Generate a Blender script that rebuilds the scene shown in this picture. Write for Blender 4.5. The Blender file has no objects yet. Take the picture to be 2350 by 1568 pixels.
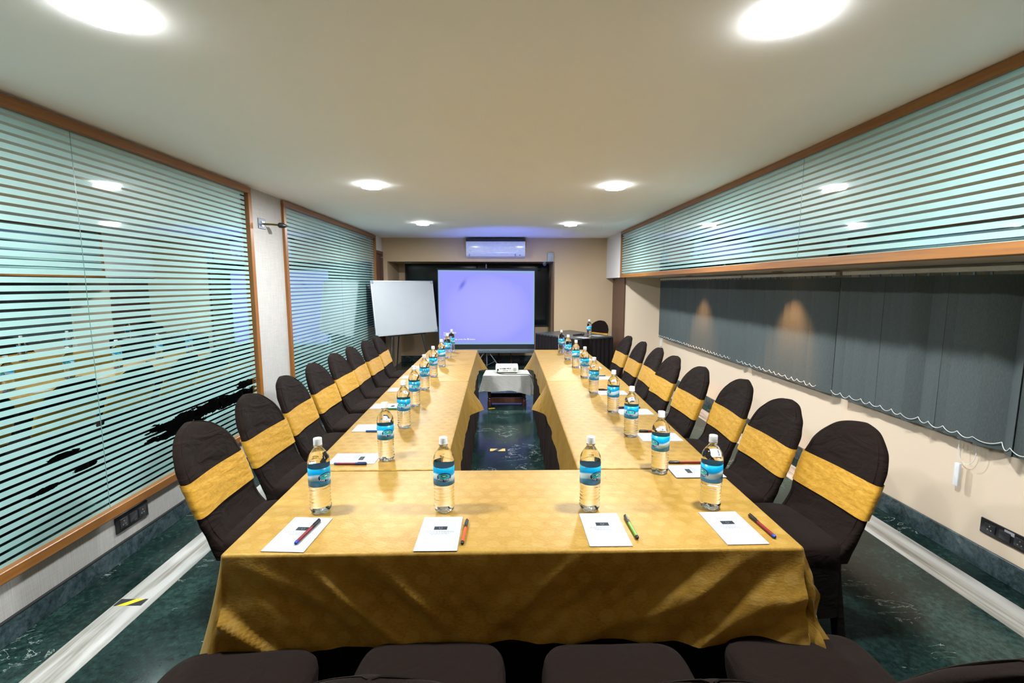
import bpy, bmesh, math, random
from mathutils import Vector, Matrix, noise

random.seed(7)
PI = math.pi
scene = bpy.context.scene
col = scene.collection

# ------------------------------------------------------------------ camera
cam_data = bpy.data.cameras.new('camera')
cam_data.sensor_width = 36.0
cam_data.sensor_fit = 'HORIZONTAL'
cam_data.lens = 1078.5 * 36.0 / 2350.0
cam_data.clip_start = 0.02
cam_data.clip_end = 60
cam = bpy.data.objects.new('camera', cam_data)
col.objects.link(cam)
cam.location = (0, 0, 1.577)
cam.rotation_euler = (PI / 2 - 0.1207, 0, -0.0179)
scene.camera = cam

# ------------------------------------------------------------------ world, exposure
world = bpy.data.worlds.new('world')
scene.world = world
world.use_nodes = True
world.node_tree.nodes['Background'].inputs[0].default_value = (0.02, 0.025, 0.03, 1)
world.node_tree.nodes['Background'].inputs[1].default_value = 0.2
scene.view_settings.view_transform = 'Standard'
scene.view_settings.look = 'None'
scene.view_settings.gamma = 1
scene.view_settings.exposure = 0.15
try:
    scene.view_settings.use_curve_mapping = False
except Exception:
    pass
LAMP = 1160.0          # radiance of the ceiling diffusers
LAMP_COL = (0.94, 0.98, 1.0)

# room measures
CEIL = 2.4146
XL, XR, XB = -2.2, 2.67, 1.887
YB, YN = 8.68, -2.2
SOFF = 1.69

# ------------------------------------------------------------------ node helpers
class NT:
    def __init__(self, name):
        self.m = bpy.data.materials.new(name)
        self.m.use_nodes = True
        self.t = self.m.node_tree
        self.n = self.t.nodes
        self.bsdf = self.n['Principled BSDF']
        self.out = self.n['Material Output']
    def add(self, typ, **kw):
        nd = self.n.new(typ)
        for k, v in kw.items():
            setattr(nd, k, v)
        return nd
    def link(self, a, b):
        self.t.links.new(a, b)
    def set(self, nd, **kw):
        for k, v in kw.items():
            nd.inputs[k.replace('_', ' ')].default_value = v
    def coord(self, which='Object', scale=(1, 1, 1), rot=(0, 0, 0)):
        c = self.add('ShaderNodeTexCoord')
        mp = self.add('ShaderNodeMapping')
        mp.inputs['Scale'].default_value = scale
        mp.inputs['Rotation'].default_value = rot
        self.link(c.outputs[which], mp.inputs['Vector'])
        return mp.outputs['Vector']
    def noise(self, vec, scale, detail=4, rough=0.55, dist=0.0):
        nd = self.add('ShaderNodeTexNoise')
        nd.inputs['Scale'].default_value = scale
        nd.inputs['Detail'].default_value = detail
        nd.inputs['Roughness'].default_value = rough
        nd.inputs['Distortion'].default_value = dist
        self.link(vec, nd.inputs['Vector'])
        return nd.outputs['Fac']
    def ramp(self, fac, stops):
        nd = self.add('ShaderNodeValToRGB')
        el = nd.color_ramp.elements
        while len(el) < len(stops):
            el.new(0.5)
        for e, (p, c) in zip(el, stops):
            e.position = p
            e.color = (*c, 1) if len(c) == 3 else c
        self.link(fac, nd.inputs['Fac'])
        return nd.outputs['Color']
    def math(self, op, a, b=None, c=None):
        nd = self.add('ShaderNodeMath', operation=op)
        for i, v in enumerate((a, b, c)):
            if v is None:
                continue
            if isinstance(v, (int, float)):
                nd.inputs[i].default_value = v
            else:
                self.link(v, nd.inputs[i])
        return nd.outputs[0]
    def mix(self, fac, a, b, blend='MIX'):
        nd = self.add('ShaderNodeMix', data_type='RGBA', blend_type=blend)
        for i, v in ((0, fac), (6, a), (7, b)):
            if isinstance(v, (int, float)):
                nd.inputs[i].default_value = v
            elif isinstance(v, tuple):
                nd.inputs[i].default_value = (*v, 1)
            else:
                self.link(v, nd.inputs[i])
        return nd.outputs[2]
    def sep(self, vec):
        nd = self.add('ShaderNodeSeparateXYZ')
        self.link(vec, nd.inputs[0])
        return nd.outputs
    def bump(self, h, strength=0.3, dist=0.01):
        nd = self.add('ShaderNodeBump')
        nd.inputs['Strength'].default_value = strength
        nd.inputs['Distance'].default_value = dist
        self.link(h, nd.inputs['Height'])
        self.link(nd.outputs['Normal'], self.bsdf.inputs['Normal'])
        return nd
    def base(self, c, rough=0.5, spec=0.5, metal=0.0):
        b = self.bsdf
        if isinstance(c, tuple):
            b.inputs['Base Color'].default_value = (*c, 1)
        else:
            self.link(c, b.inputs['Base Color'])
        b.inputs['Roughness'].default_value = rough
        b.inputs['Specular IOR Level'].default_value = spec
        b.inputs['Metallic'].default_value = metal
        return self

def plain(name, c, rough=0.5, spec=0.5, metal=0.0, var=0.06, scale=30):
    k = NT(name)
    f = k.noise(k.coord(), scale, 3)
    lo = tuple(max(0, x * (1 - var)) for x in c)
    hi = tuple(min(1, x * (1 + var)) for x in c)
    k.base(k.ramp(f, [(0.3, lo), (0.7, hi)]), rough, spec, metal)
    return k.m

def emit(name, c, s):
    k = NT(name)
    e = k.add('ShaderNodeEmission')
    e.inputs[0].default_value = (*c, 1)
    e.inputs[1].default_value = s
    k.link(e.outputs[0], k.out.inputs[0])
    return k.m

# ------------------------------------------------------------------ materials
M = {}

def m_paint(name, c, bump=0.08, scale=220):
    k = NT(name)
    v = k.coord()
    f = k.noise(v, 3, 3)
    k.base(k.mix(k.math('MULTIPLY', f, 0.25), c, tuple(x * 0.9 for x in c)), 0.75, 0.25)
    k.bump(k.noise(v, scale, 2), bump, 0.002)
    return k.m

M['ceiling'] = m_paint('ceiling_paint', (0.97, 0.95, 0.92))
M['wall_cream'] = m_paint('cream_wall_paint', (0.70, 0.575, 0.435))
M['wall_tan'] = m_paint('tan_wall_paint', (0.52, 0.385, 0.245))
M['wall_white'] = m_paint('pale_wall_paint', (0.74, 0.70, 0.66))
M['soffit'] = m_paint('soffit_paint', (0.55, 0.5, 0.42))

def m_wallpaper():
    k = NT('woven_wallpaper')
    v = k.coord(scale=(1, 260, 6))
    v2 = k.coord(scale=(1, 8, 220))
    f = k.noise(v, 1, 3)
    g = k.noise(v2, 1, 3)
    h = k.math('ADD', f, k.math('MULTIPLY', g, 0.5))
    k.base(k.ramp(h, [(0.45, (0.32, 0.30, 0.275)), (0.95, (0.43, 0.42, 0.40))]), 0.8, 0.2)
    k.bump(h, 0.2, 0.002)
    return k.m
M['wallpaper'] = m_wallpaper()

def m_wood(name, a, b, axis='y', rough=0.35):
    k = NT(name)
    sc = {'y': (40, 2, 40), 'z': (40, 40, 2), 'x': (2, 40, 40)}[axis]
    f = k.noise(k.coord(scale=sc), 1.0, 6, 0.6, 0.4)
    k.base(k.ramp(f, [(0.3, a), (0.7, b)]), rough, 0.5)
    k.bump(f, 0.06, 0.002)
    return k.m
M['wood'] = m_wood('orange_wood', (0.185, 0.064, 0.010), (0.28, 0.116, 0.022))
M['wood_z'] = m_wood('orange_wood_upright', (0.185, 0.064, 0.010), (0.28, 0.116, 0.022), 'z')
M['dark_wood'] = m_wood('dark_brown_wood', (0.07, 0.028, 0.018), (0.12, 0.05, 0.032), 'z')
M['stool_wood'] = m_wood('stool_wood', (0.045, 0.018, 0.012), (0.10, 0.035, 0.02), 'z', 0.3)

def m_floor():
    k = NT('green_marble')
    v = k.coord()
    big = k.noise(v, 1.3, 5, 0.6, 0.6)
    fine = k.noise(v, 34, 5, 0.7, 0.3)
    base = k.ramp(k.math('ADD', k.math('MULTIPLY', big, 0.6), k.math('MULTIPLY', fine, 0.5)),
                  [(0.44, (0.003, 0.009, 0.008)), (0.55, (0.010, 0.026, 0.0225)), (0.66, (0.030, 0.062, 0.054))])
    vv = k.coord(scale=(1.1, 2.8, 1), rot=(0, 0, 0.35))
    vein = k.noise(vv, 2.2, 8, 0.62, 1.6)
    d = k.math('ABSOLUTE', k.math('SUBTRACT', vein, 0.5))
    line = k.math('LESS_THAN', d, 0.0055)
    patch = k.math('GREATER_THAN', k.noise(v, 1.9, 3, 0.5, 0.5), 0.56)
    flecks = k.math('GREATER_THAN', k.noise(k.coord(scale=(0.7, 2.2, 1), rot=(0, 0, 0.25)), 7.0, 6, 0.68, 1.2), 0.705)
    msk = k.math('MINIMUM', k.math('ADD', k.math('MULTIPLY', line, patch), flecks), 1.0)
    msk = k.math('MULTIPLY', msk, k.math('MULTIPLY_ADD', fine, 1.1, 0.1))
    k.base(k.mix(msk, base, (0.36, 0.41, 0.37)), 0.15, 0.15)
    return k.m
M['floor'] = m_floor()

def m_white_marble():
    k = NT('white_marble')
    v = k.coord(scale=(6.5, 0.55, 1))
    f = k.noise(v, 1.4, 7, 0.6, 1.0)
    g = k.noise(k.coord(scale=(18, 1.0, 1)), 1.0, 6, 0.6, 0.5)
    h = k.math('ADD', k.math('MULTIPLY', f, 0.7), k.math('MULTIPLY', g, 0.3))
    k.base(k.ramp(h, [(0.33, (0.11, 0.10, 0.085)), (0.43, (0.28, 0.27, 0.24)), (0.53, (0.44, 0.43, 0.41)), (0.7, (0.52, 0.51, 0.50))]), 0.15, 0.5)
    return k.m
M['white_marble'] = m_white_marble()

def m_skirting():
    k = NT('grey_green_marble')
    v = k.coord()
    f = k.noise(v, 9, 7, 0.7, 1.0)
    g = k.noise(v, 46, 4, 0.7)
    h = k.math('ADD', k.math('MULTIPLY', f, 0.7), k.math('MULTIPLY', g, 0.3))
    k.base(k.ramp(h, [(0.36, (0.010, 0.018, 0.018)), (0.5, (0.04, 0.066, 0.074)), (0.62, (0.085, 0.115, 0.125)), (0.74, (0.20, 0.24, 0.25))]), 0.25, 0.3)
    return k.m
M['skirting'] = m_skirting()

def m_glass(name, phase, scratches):
    """mirror-tinted pane with frosted film bands"""
    k = NT(name)
    co = k.add('ShaderNodeTexCoord').outputs['Object']
    s = k.sep(co)
    z = k.math('ADD', s[2], 10 * 0.0393 * 10 - phase)
    fr = k.math('FRACT', k.math('DIVIDE', z, 0.0393))
    clear = k.math('LESS_THAN', k.math('ABSOLUTE', k.math('SUBTRACT', fr, 0.5)), 0.172)
    if scratches:
        wob = k.noise(k.coord(scale=(1, 3.5, 14)), 2.2, 5, 0.7)
        for (cy, cz, ry, rz) in scratches:
            dy = k.math('DIVIDE', k.math('SUBTRACT', s[1], cy), ry)
            dz = k.math('DIVIDE', k.math('SUBTRACT', s[2], cz), rz)
            d = k.math('ADD', k.math('POWER', k.math('ABSOLUTE', dy), 3.0), k.math('POWER', k.math('ABSOLUTE', dz), 2.0))
            d = k.math('ADD', d, k.math('MULTIPLY_ADD', wob, 3.4, -1.7))
            clear = k.math('MAXIMUM', clear, k.math('LESS_THAN', d, 0.75))
    # clear band: dark see-through pane with a strong mirror reflection
    tr = k.add('ShaderNodeBsdfTransparent')
    tr.inputs[0].default_value = (0.10, 0.13, 0.125, 1)
    gl = k.add('ShaderNodeBsdfGlossy')
    gl.inputs['Color'].default_value = (0.86, 0.96, 0.93, 1)
    gl.inputs['Roughness'].default_value = 0.012
    fz = k.add('ShaderNodeFresnel')
    fz.inputs['IOR'].default_value = 1.5
    fac = k.math('MULTIPLY_ADD', fz.outputs[0], 0.5, 0.5)
    mx = k.add('ShaderNodeMixShader')
    k.link(fac, mx.inputs[0]); k.link(tr.outputs[0], mx.inputs[1]); k.link(gl.outputs[0], mx.inputs[2])
    # frosted film
    b = k.bsdf
    f = k.noise(k.coord(), 2.5, 3)
    k.link(k.ramp(f, [(0.3, (0.235, 0.40, 0.385)), (0.7, (0.275, 0.45, 0.435))]), b.inputs['Base Color'])
    b.inputs['Roughness'].default_value = 0.45
    b.inputs['Coat Weight'].default_value = 1.0
    b.inputs['Coat Roughness'].default_value = 0.04
    m2 = k.add('ShaderNodeMixShader')
    k.link(clear, m2.inputs[0]); k.link(b.outputs[0], m2.inputs[1]); k.link(mx.outputs[0], m2.inputs[2])
    k.link(m2.outputs[0], k.out.inputs[0])
    return k.m
M['glass_left'] = m_glass('frosted_band_glass', 1.461 - 0.0393 / 2, [
    (3.55, 0.655, 0.72, 0.055), (3.15, 0.60, 0.34, 0.03), (4.0, 0.735, 0.17, 0.035),
    (2.19, 0.595, 0.085, 0.016), (2.31, 0.727, 0.10, 0.014), (2.54, 0.82, 0.03, 0.016), (2.42, 0.62, 0.08, 0.012)])
M['glass_right'] = m_glass('frosted_band_glass_high', 2.021 - 0.0393 / 2, [])
M['glass_edge'] = plain('green_glass_edge', (0.10, 0.19, 0.17), 0.2)

def m_night():
    k = NT('night_window')
    k.base((0.006, 0.012, 0.013), 0.12, 0.35)
    return k.m
M['night'] = m_night()
M['void'] = plain('dark_backing', (0.01, 0.012, 0.012), 0.8, 0.1)  # near-black colour standing in for unlit space behind the panes

def m_gold(name, dot, pitch, sgn, rough):
    k = NT(name)
    uv = k.add('ShaderNodeTexCoord').outputs['UV']
    s = k.sep(uv)
    v = k.math('DIVIDE', s[1], pitch)
    row = k.math('MULTIPLY', k.math('MODULO', k.math('FLOOR', k.math('ADD', v, 400)), 2.0), 0.5)
    u = k.math('ADD', k.math('DIVIDE', s[0], pitch * 1.15), row)
    du = k.math('SUBTRACT', k.math('FRACT', k.math('ADD', u, 400)), 0.5)
    dv = k.math('SUBTRACT', k.math('FRACT', k.math('ADD', v, 400)), 0.5)
    r = k.math('SQRT', k.math('ADD', k.math('MULTIPLY', du, du), k.math('MULTIPLY', dv, dv)))
    mp = k.add('ShaderNodeMapRange'); mp.interpolation_type = 'SMOOTHSTEP'
    mp.inputs['From Min'].default_value = 0.36; mp.inputs['From Max'].default_value = 0.26
    k.link(r, mp.inputs['Value'])
    dots = k.math('MULTIPLY', mp.outputs[0], dot)
    cu = k.add('ShaderNodeMapping'); cu.inputs['Scale'].default_value = (90, 190, 1); k.link(uv, cu.inputs[0])
    weave = k.noise(cu.outputs[0], 1.0, 4, 0.6)
    soft = k.noise(uv, 5, 4, 0.6)
    tone = k.math('ADD', k.math('MULTIPLY', weave, 0.55), k.math('MULTIPLY', soft, 0.45))
    c = k.ramp(tone, [(0.33, (0.190, 0.096, 0.0135)), (0.52, (0.248, 0.143, 0.0255)), (0.72, (0.30, 0.183, 0.042))])
    c = k.mix(dots, c, (0.140, 0.068, 0.008) if sgn < 0 else (0.335, 0.215, 0.065))
    k.base(c, rough, 0.35)
    b = k.bsdf
    b.inputs['Specular Tint'].default_value = (1.0, 0.72, 0.30, 1)
    b.inputs['Sheen Weight'].default_value = 0.10
    b.inputs['Sheen Roughness'].default_value = 0.35
    b.inputs['Sheen Tint'].default_value = (1.0, 0.74, 0.32, 1)
    cr = k.add('ShaderNodeMapping'); cr.inputs['Scale'].default_value = (5, 9, 1); cr.inputs['Rotation'].default_value = (0, 0, 0.5); k.link(uv, cr.inputs[0])
    crease = k.noise(cr.outputs[0], 1.0, 5, 0.55, 0.8)
    h = k.math('ADD', k.math('MULTIPLY', crease, 1.0), k.math('MULTIPLY', weave, 0.16))
    h = k.math('ADD', h, k.math('MULTIPLY', dots, 0.05))
    k.bump(h, 0.35, 0.012)
    return k.m
M['gold_plain'] = m_gold('gold_satin', 0.30, 0.062, 1, 0.43)
M['gold_dots'] = m_gold('gold_damask', 0.40, 0.056, -1, 0.46)

def m_sash():
    k = NT('gold_sash_satin')
    v = k.coord(scale=(70, 40, 90))
    f = k.noise(v, 1, 4)
    k.base(k.ramp(f, [(0.3, (0.31, 0.150, 0.012)), (0.7, (0.43, 0.235, 0.030))]), 0.42, 0.35)
    k.bsdf.inputs['Specular Tint'].default_value = (1.0, 0.72, 0.30, 1)
    k.bsdf.inputs['Sheen Tint'].default_value = (1.0, 0.7, 0.3, 1)
    k.bsdf.inputs['Sheen Weight'].default_value = 0.2
    g = k.noise(k.coord(scale=(3, 9, 26), rot=(0.5, 0, 0)), 1.2, 4, 0.5, 0.8)
    k.bump(k.math('ADD', g, k.math('MULTIPLY', f, 0.10)), 0.36, 0.012)
    return k.m
M['sash'] = m_sash()

def m_brown(name, c, rough=0.75, folds=1.0):
    k = NT(name)
    v = k.coord()
    f = k.noise(v, 500, 2)
    lo = tuple(x * 0.75 for x in c); hi = tuple(x * 1.3 for x in c)
    k.base(k.ramp(f, [(0.3, lo), (0.7, hi)]), 0.9, 0.06)
    k.bsdf.inputs['Sheen Weight'].default_value = 0.015
    k.bsdf.inputs['Sheen Roughness'].default_value = 0.5
    g = k.noise(k.coord(scale=(6, 5, 14), rot=(0.4, 0.2, 0)), 1.3, 4, 0.5, 1.0)
    k.bump(k.math('ADD', k.math('MULTIPLY', g, folds), k.math('MULTIPLY', f, 0.03)), 0.8, 0.018)
    return k.m
M['brown'] = m_brown('dark_brown_stretch_cover', (0.0090, 0.0054, 0.0040))
M['skirt'] = m_brown('dark_brown_skirt', (0.018, 0.012, 0.0095), 0.8, 0.4)
M['black_cloth'] = m_brown('black_table_skirt', (0.014, 0.011, 0.012), 0.8, 0.3)
M['cover_dark'] = m_brown('dark_brown_lower_cover', (0.0050, 0.0038, 0.0036), 0.85, 0.4)
M['desk_top'] = plain('dark_grey_desk_cloth', (0.05, 0.055, 0.06), 0.35)
M['white_cloth'] = m_brown('white_linen', (0.36, 0.355, 0.33), 0.8, 0.7)

def m_slat():
    k = NT('grey_blind_fabric')
    f = k.noise(k.coord(scale=(300, 300, 60)), 1, 2)
    k.base(k.ramp(f, [(0.3, (0.062, 0.077, 0.077)), (0.7, (0.083, 0.101, 0.101))]), 0.7, 0.3)
    k.bump(f, 0.1, 0.001)
    return k.m
M['slat'] = m_slat()

def m_water():
    k = NT('clear_bottle_water')
    b = k.bsdf
    b.inputs['Base Color'].default_value = (0.985, 0.995, 1.0, 1)
    b.inputs['Transmission Weight'].default_value = 1.0
    b.inputs['Roughness'].default_value = 0.015
    b.inputs['IOR'].default_value = 1.27
    v = k.coord(scale=(20, 20, 60), rot=(0.25, 0.2, 0))
    k.bump(k.noise(v, 1.0, 3, 0.5, 0.5), 0.12, 0.004)
    return k.m
M['water'] = m_water()

def m_label():
    k = NT('blue_bottle_label')
    s = k.sep(k.add('ShaderNodeTexCoord').outputs['Object'])
    z = k.math('DIVIDE', k.math('SUBTRACT', s[2], 0.106), 0.066)
    ang = k.math('ARCTAN2', s[1], s[0])
    wv = k.math('MULTIPLY', k.math('SINE', k.math('MULTIPLY', ang, 2.0)), 0.08)
    zz = k.math('ADD', z, wv)
    c = k.ramp(zz, [(0.0, (0.0, 0.19, 0.46)), (0.26, (0.0, 0.25, 0.55)), (0.33, (0.36, 0.55, 0.66)), (0.56, (0.50, 0.64, 0.70)),
                    (0.64, (0.0, 0.22, 0.46)), (0.86, (0.0, 0.27, 0.50)), (1.0, (0.02, 0.36, 0.52))])
    k.base(c, 0.25, 0.5)
    return k.m
M['label'] = m_label()
M['navy'] = plain('navy_ink', (0.005, 0.012, 0.11), 0.3)
M['teal'] = plain('teal_ink', (0.03, 0.42, 0.50), 0.3)
M['green_ink'] = plain('green_ink', (0.0, 0.22, 0.16), 0.3)
M['white_ink'] = plain('white_ink', (0.85, 0.87, 0.9), 0.3)
M['cap'] = plain('white_cap_plastic', (0.66, 0.68, 0.68), 0.4)
M['paper'] = plain('white_paper', (0.29, 0.30, 0.32), 0.6, 0.3, 0, 0.02)
M['logo'] = plain('dark_print', (0.010, 0.012, 0.018), 0.7, 0.2)
M['greyprint'] = plain('grey_print', (0.17, 0.17, 0.175), 0.7, 0.2)
M['logomark'] = plain('pale_print', (0.10, 0.11, 0.13), 0.7, 0.2)
for nm, c in (('red', (0.24, 0.010, 0.015)), ('orange', (0.75, 0.10, 0.015)), ('green', (0.16, 0.42, 0.03)), ('blue', (0.02, 0.09, 0.35)),
              ('maroon', (0.20, 0.01, 0.035)), ('darkblue', (0.015, 0.03, 0.14)), ('black', (0.012, 0.012, 0.014)), ('dgreen', (0.0, 0.20, 0.07)), ('tipblue', (0.01, 0.06, 0.55)),
              ('teal_pen', (0.0, 0.10, 0.13))):
    M['pen_' + nm] = plain('pen_plastic_' + nm, tuple(v * 0.6 for v in c), 0.35, 0.3, 0, 0.03)
M['black'] = plain('black_plastic', (0.012, 0.012, 0.013), 0.3)
M['black_matt'] = plain('matt_black', (0.008, 0.009, 0.01), 0.7)
M['black_switch'] = plain('charcoal_switch', (0.028, 0.028, 0.03), 0.25)
M['steel'] = plain('dull_steel', (0.35, 0.36, 0.38), 0.35, 0.5, 0.9)
M['grey_metal'] = plain('grey_painted_metal', (0.12, 0.15, 0.18), 0.4, 0.5, 0.3)
M['alu'] = plain('aluminium', (0.55, 0.56, 0.57), 0.35, 0.5, 0.8)
M['white_plastic'] = plain('white_plastic', (0.72, 0.74, 0.75), 0.35)
M['proj_white'] = plain('projector_shell', (0.70, 0.70, 0.68), 0.4)
M['grey_plastic'] = plain('grey_plastic', (0.30, 0.33, 0.31), 0.45)
M['board'] = plain('whiteboard_enamel', (0.34, 0.36, 0.38), 0.3, 0.4, 0, 0.015, 6)
M['cap_grey'] = plain('blue_grey_corner', (0.20, 0.27, 0.31), 0.4)
M['ac_white'] = plain('glossy_white_shell', (0.70, 0.72, 0.72), 0.18)
M['ac_dark'] = plain('dark_grille', (0.02, 0.02, 0.02), 0.6)
M['chain'] = plain('white_bead_chain', (0.70, 0.70, 0.68), 0.4)
M['rail'] = plain('ivory_rail', (0.66, 0.63, 0.53), 0.35)
M['yellow'] = plain('yellow_tape', (0.80, 0.60, 0.02), 0.5)
M['yellow_worn'] = plain('worn_yellow_tape', (0.62, 0.47, 0.12), 0.5)
M['tape_black'] = plain('black_tape', (0.012, 0.014, 0.016), 0.5)
M['tape_navy'] = plain('dark_tape', (0.012, 0.02, 0.06), 0.5)
M['rim'] = emit('glowing_lamp_rim', LAMP_COL, 30.0)
M['diffuser'] = emit('lamp_diffuser', LAMP_COL, LAMP)
M['warm_lens'] = emit('warm_lens', (1.0, 0.5, 0.22), 14)
M['brass'] = plain('tarnished_brass', (0.16, 0.11, 0.03), 0.35, 0.5, 0.8)
M['mortar'] = plain('tile_joint', (0.16, 0.12, 0.09), 0.8)

def m_screen():
    k = NT('projected_blue_image')
    co = k.add('ShaderNodeTexCoord').outputs['Object']
    s = k.sep(co)
    f = k.noise(co, 2.0, 3)
    dx = k.math('DIVIDE', k.math('ADD', s[0], 0.312), 0.86)
    dz = k.math('DIVIDE', k.math('SUBTRACT', s[2], 1.12), 0.66)
    r2 = k.math('ADD', k.math('MULTIPLY', dx, dx), k.math('MULTIPLY', dz, dz))
    c = k.ramp(k.math('ADD', r2, k.math('MULTIPLY_ADD', f, 0.5, -0.25)), [(0.0, (0.42, 0.42, 1.0)), (0.6, (0.385, 0.385, 0.99)), (1.0, (0.33, 0.34, 0.97))])
    # shade of the screen's crease, painted as a darker blue oval
    a = k.math('ADD', s[0], 0.76); b = k.math('SUBTRACT', s[2], 1.57)
    p = k.math('ADD', k.math('MULTIPLY', a, 0.55), k.math('MULTIPLY', b, 0.83))
    q = k.math('SUBTRACT', k.math('MULTIPLY', a, 0.83), k.math('MULTIPLY', b, 0.55))
    d = k.math('ADD', k.math('POWER', k.math('DIVIDE', p, 0.10), 2.0), k.math('POWER', k.math('DIVIDE', q, 0.035), 2.0))
    g = k.math('EXPONENT', k.math('MULTIPLY', d, -1.0))
    c = k.mix(k.math('MULTIPLY', g, 0.8), c, (0.10, 0.13, 0.72))
    e = k.add('ShaderNodeEmission')
    k.link(c, e.inputs[0])
    e.inputs[1].default_value = 0.93
    k.link(e.outputs[0], k.out.inputs[0])
    return k.m
M['image'] = m_screen()
M['screen_border'] = emit('screen_fabric_glow', (0.26, 0.40, 0.68), 1.0)
M['screen_text'] = emit('screen_text', (0.95, 0.95, 1.0), 1.1)

# ------------------------------------------------------------------ mesh helpers
def new_obj(name, bm, mats, parent=None, smooth=True, angle=0.6):
    me = bpy.data.meshes.new(name)
    bm.normal_update()
    bm.to_mesh(me)
    bm.free()
    if not isinstance(mats, (list, tuple)):
        mats = [mats]
    for m in mats:
        me.materials.append(m)
    if smooth:
        for p in me.polygons:
            p.use_smooth = True
        try:
            me.set_sharp_from_angle(angle=angle)
        except Exception:
            pass
    o = bpy.data.objects.new(name, me)
    col.objects.link(o)
    if parent is not None:
        o.parent = parent
    return o

def tag(o, label=None, cat=None, group=None, kind=None):
    if label: o['label'] = label
    if cat: o['category'] = cat
    if group: o['group'] = group
    if kind: o['kind'] = kind
    return o

def empty(name, loc=(0, 0, 0), rz=0.0, label=None, cat=None, group=None):
    o = bpy.data.objects.new(name, None)
    o.empty_display_size = 0.1
    o.location = loc
    o.rotation_euler = (0, 0, rz)
    col.objects.link(o)
    return tag(o, label, cat, group)

def struct(name, bm, mats, parent=None, smooth=False):
    o = new_obj(name, bm, mats, parent, smooth)
    if parent is None:
        o['kind'] = 'structure'
    return o

def kids(o):
    return [c for c in bpy.data.objects if c.parent == o]

def copy_tree(o, parent=None, cache=None):
    c = o.copy()
    col.objects.link(c)
    if parent is not None:
        c.parent = parent
    for ch in CH.get(o.name, []):
        copy_tree(ch, c)
    return c
CH = {}
def remember(root):
    """children lists of a prototype, so copies are quick"""
    def rec(o):
        CH[o.name] = kids(o)
        for c in CH[o.name]:
            rec(c)
    rec(root)
    return root

def box(bm, lo, hi, mi=0, bev=0.0, seg=2):
    vs = [bm.verts.new((x, y, z)) for x in (lo[0], hi[0]) for y in (lo[1], hi[1]) for z in (lo[2], hi[2])]
    fs = []
    for q in ((0, 1, 3, 2), (4, 6, 7, 5), (0, 4, 5, 1), (2, 3, 7, 6), (0, 2, 6, 4), (1, 5, 7, 3)):
        f = bm.faces.new([vs[i] for i in q]); f.material_index = mi; fs.append(f)
    if bev > 0:
        es = list({e for f in fs for e in f.edges})
        r = bmesh.ops.bevel(bm, geom=es, offset=bev, segments=seg, profile=0.5, affect='EDGES', clamp_overlap=True)
        for f in r['faces']:
            f.material_index = mi
    return vs

def B(lo, hi, bev=0.0, seg=2):
    bm = bmesh.new()
    box(bm, lo, hi, 0, bev, seg)
    return bm

def tube(bm, pts, r, n=8, mi=0, caps=True):
    """round bar along points; r may be a list"""
    pts = [Vector(p) for p in pts]
    rs = r if isinstance(r, (list, tuple)) else [r] * len(pts)
    rings = []
    up = Vector((0, 0, 1))
    for i, p in enumerate(pts):
        d = (pts[min(i + 1, len(pts) - 1)] - pts[max(i - 1, 0)]).normalized()
        a = d.cross(up)
        if a.length < 1e-3:
            a = d.cross(Vector((1, 0, 0)))
        a.normalize()
        b = a.cross(d).normalized()
        rings.append([bm.verts.new(p + (a * math.cos(2 * PI * k / n) + b * math.sin(2 * PI * k / n)) * rs[i]) for k in range(n)])
    for i in range(len(rings) - 1):
        for k in range(n):
            f = bm.faces.new((rings[i][k], rings[i][(k + 1) % n], rings[i + 1][(k + 1) % n], rings[i + 1][k]))
            f.material_index = mi
    if caps:
        for rg, rev in ((rings[0], True), (rings[-1], False)):
            f = bm.faces.new(rg[::-1] if rev else rg); f.material_index = mi
    return rings

def lathe(bm, prof, n=32, c=(0, 0, 0), mi=0, cap0=True, cap1=True):
    rings = []
    for r, z in prof:
        rings.append([bm.verts.new((c[0] + r * math.cos(2 * PI * k / n), c[1] + r * math.sin(2 * PI * k / n), c[2] + z)) for k in range(n)])
    for i in range(len(rings) - 1):
        for k in range(n):
            f = bm.faces.new((rings[i][k], rings[i][(k + 1) % n], rings[i + 1][(k + 1) % n], rings[i + 1][k])); f.material_index = mi
    if cap0:
        f = bm.faces.new(rings[0][::-1]); f.material_index = mi
    if cap1:
        f = bm.faces.new(rings[-1]); f.material_index = mi
    return rings

def loft(bm, rings, mi=0, cap0=True, cap1=True):
    R = [[bm.verts.new(p) for p in rg] for rg in rings]
    n = len(R[0])
    for i in range(len(R) - 1):
        for k in range(n):
            f = bm.faces.new((R[i][k], R[i][(k + 1) % n], R[i + 1][(k + 1) % n], R[i + 1][k])); f.material_index = mi
    if cap0: bm.faces.new(R[0][::-1]).material_index = mi
    if cap1: bm.faces.new(R[-1]).material_index = mi
    return R

def sring(cx, cy, z, a, b, n=32, p=4.0, fn=None):
    """super-ellipse ring, half-sizes a (x) and b (y)"""
    out = []
    for k in range(n):
        t = 2 * PI * k / n
        c, s = math.cos(t), math.sin(t)
        x = a * math.copysign(abs(c) ** (2 / p), c)
        y = b * math.copysign(abs(s) ** (2 / p), s)
        q = Vector((cx + x, cy + y, z))
        if fn:
            q = fn(q, t)
        out.append(q)
    return out

def nz(x, y, z):
    return noise.noise(Vector((x, y, z)))

def text_mesh(body, size, align='LEFT'):
    cu = bpy.data.curves.new('t', 'FONT')
    cu.body = body
    cu.size = size
    cu.align_x = align
    cu.resolution_u = 2
    o = bpy.data.objects.new('t', cu)
    col.objects.link(o)
    dg = bpy.context.evaluated_depsgraph_get()
    me = bpy.data.meshes.new_from_object(o.evaluated_get(dg))
    bpy.data.objects.remove(o)
    return me

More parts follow.
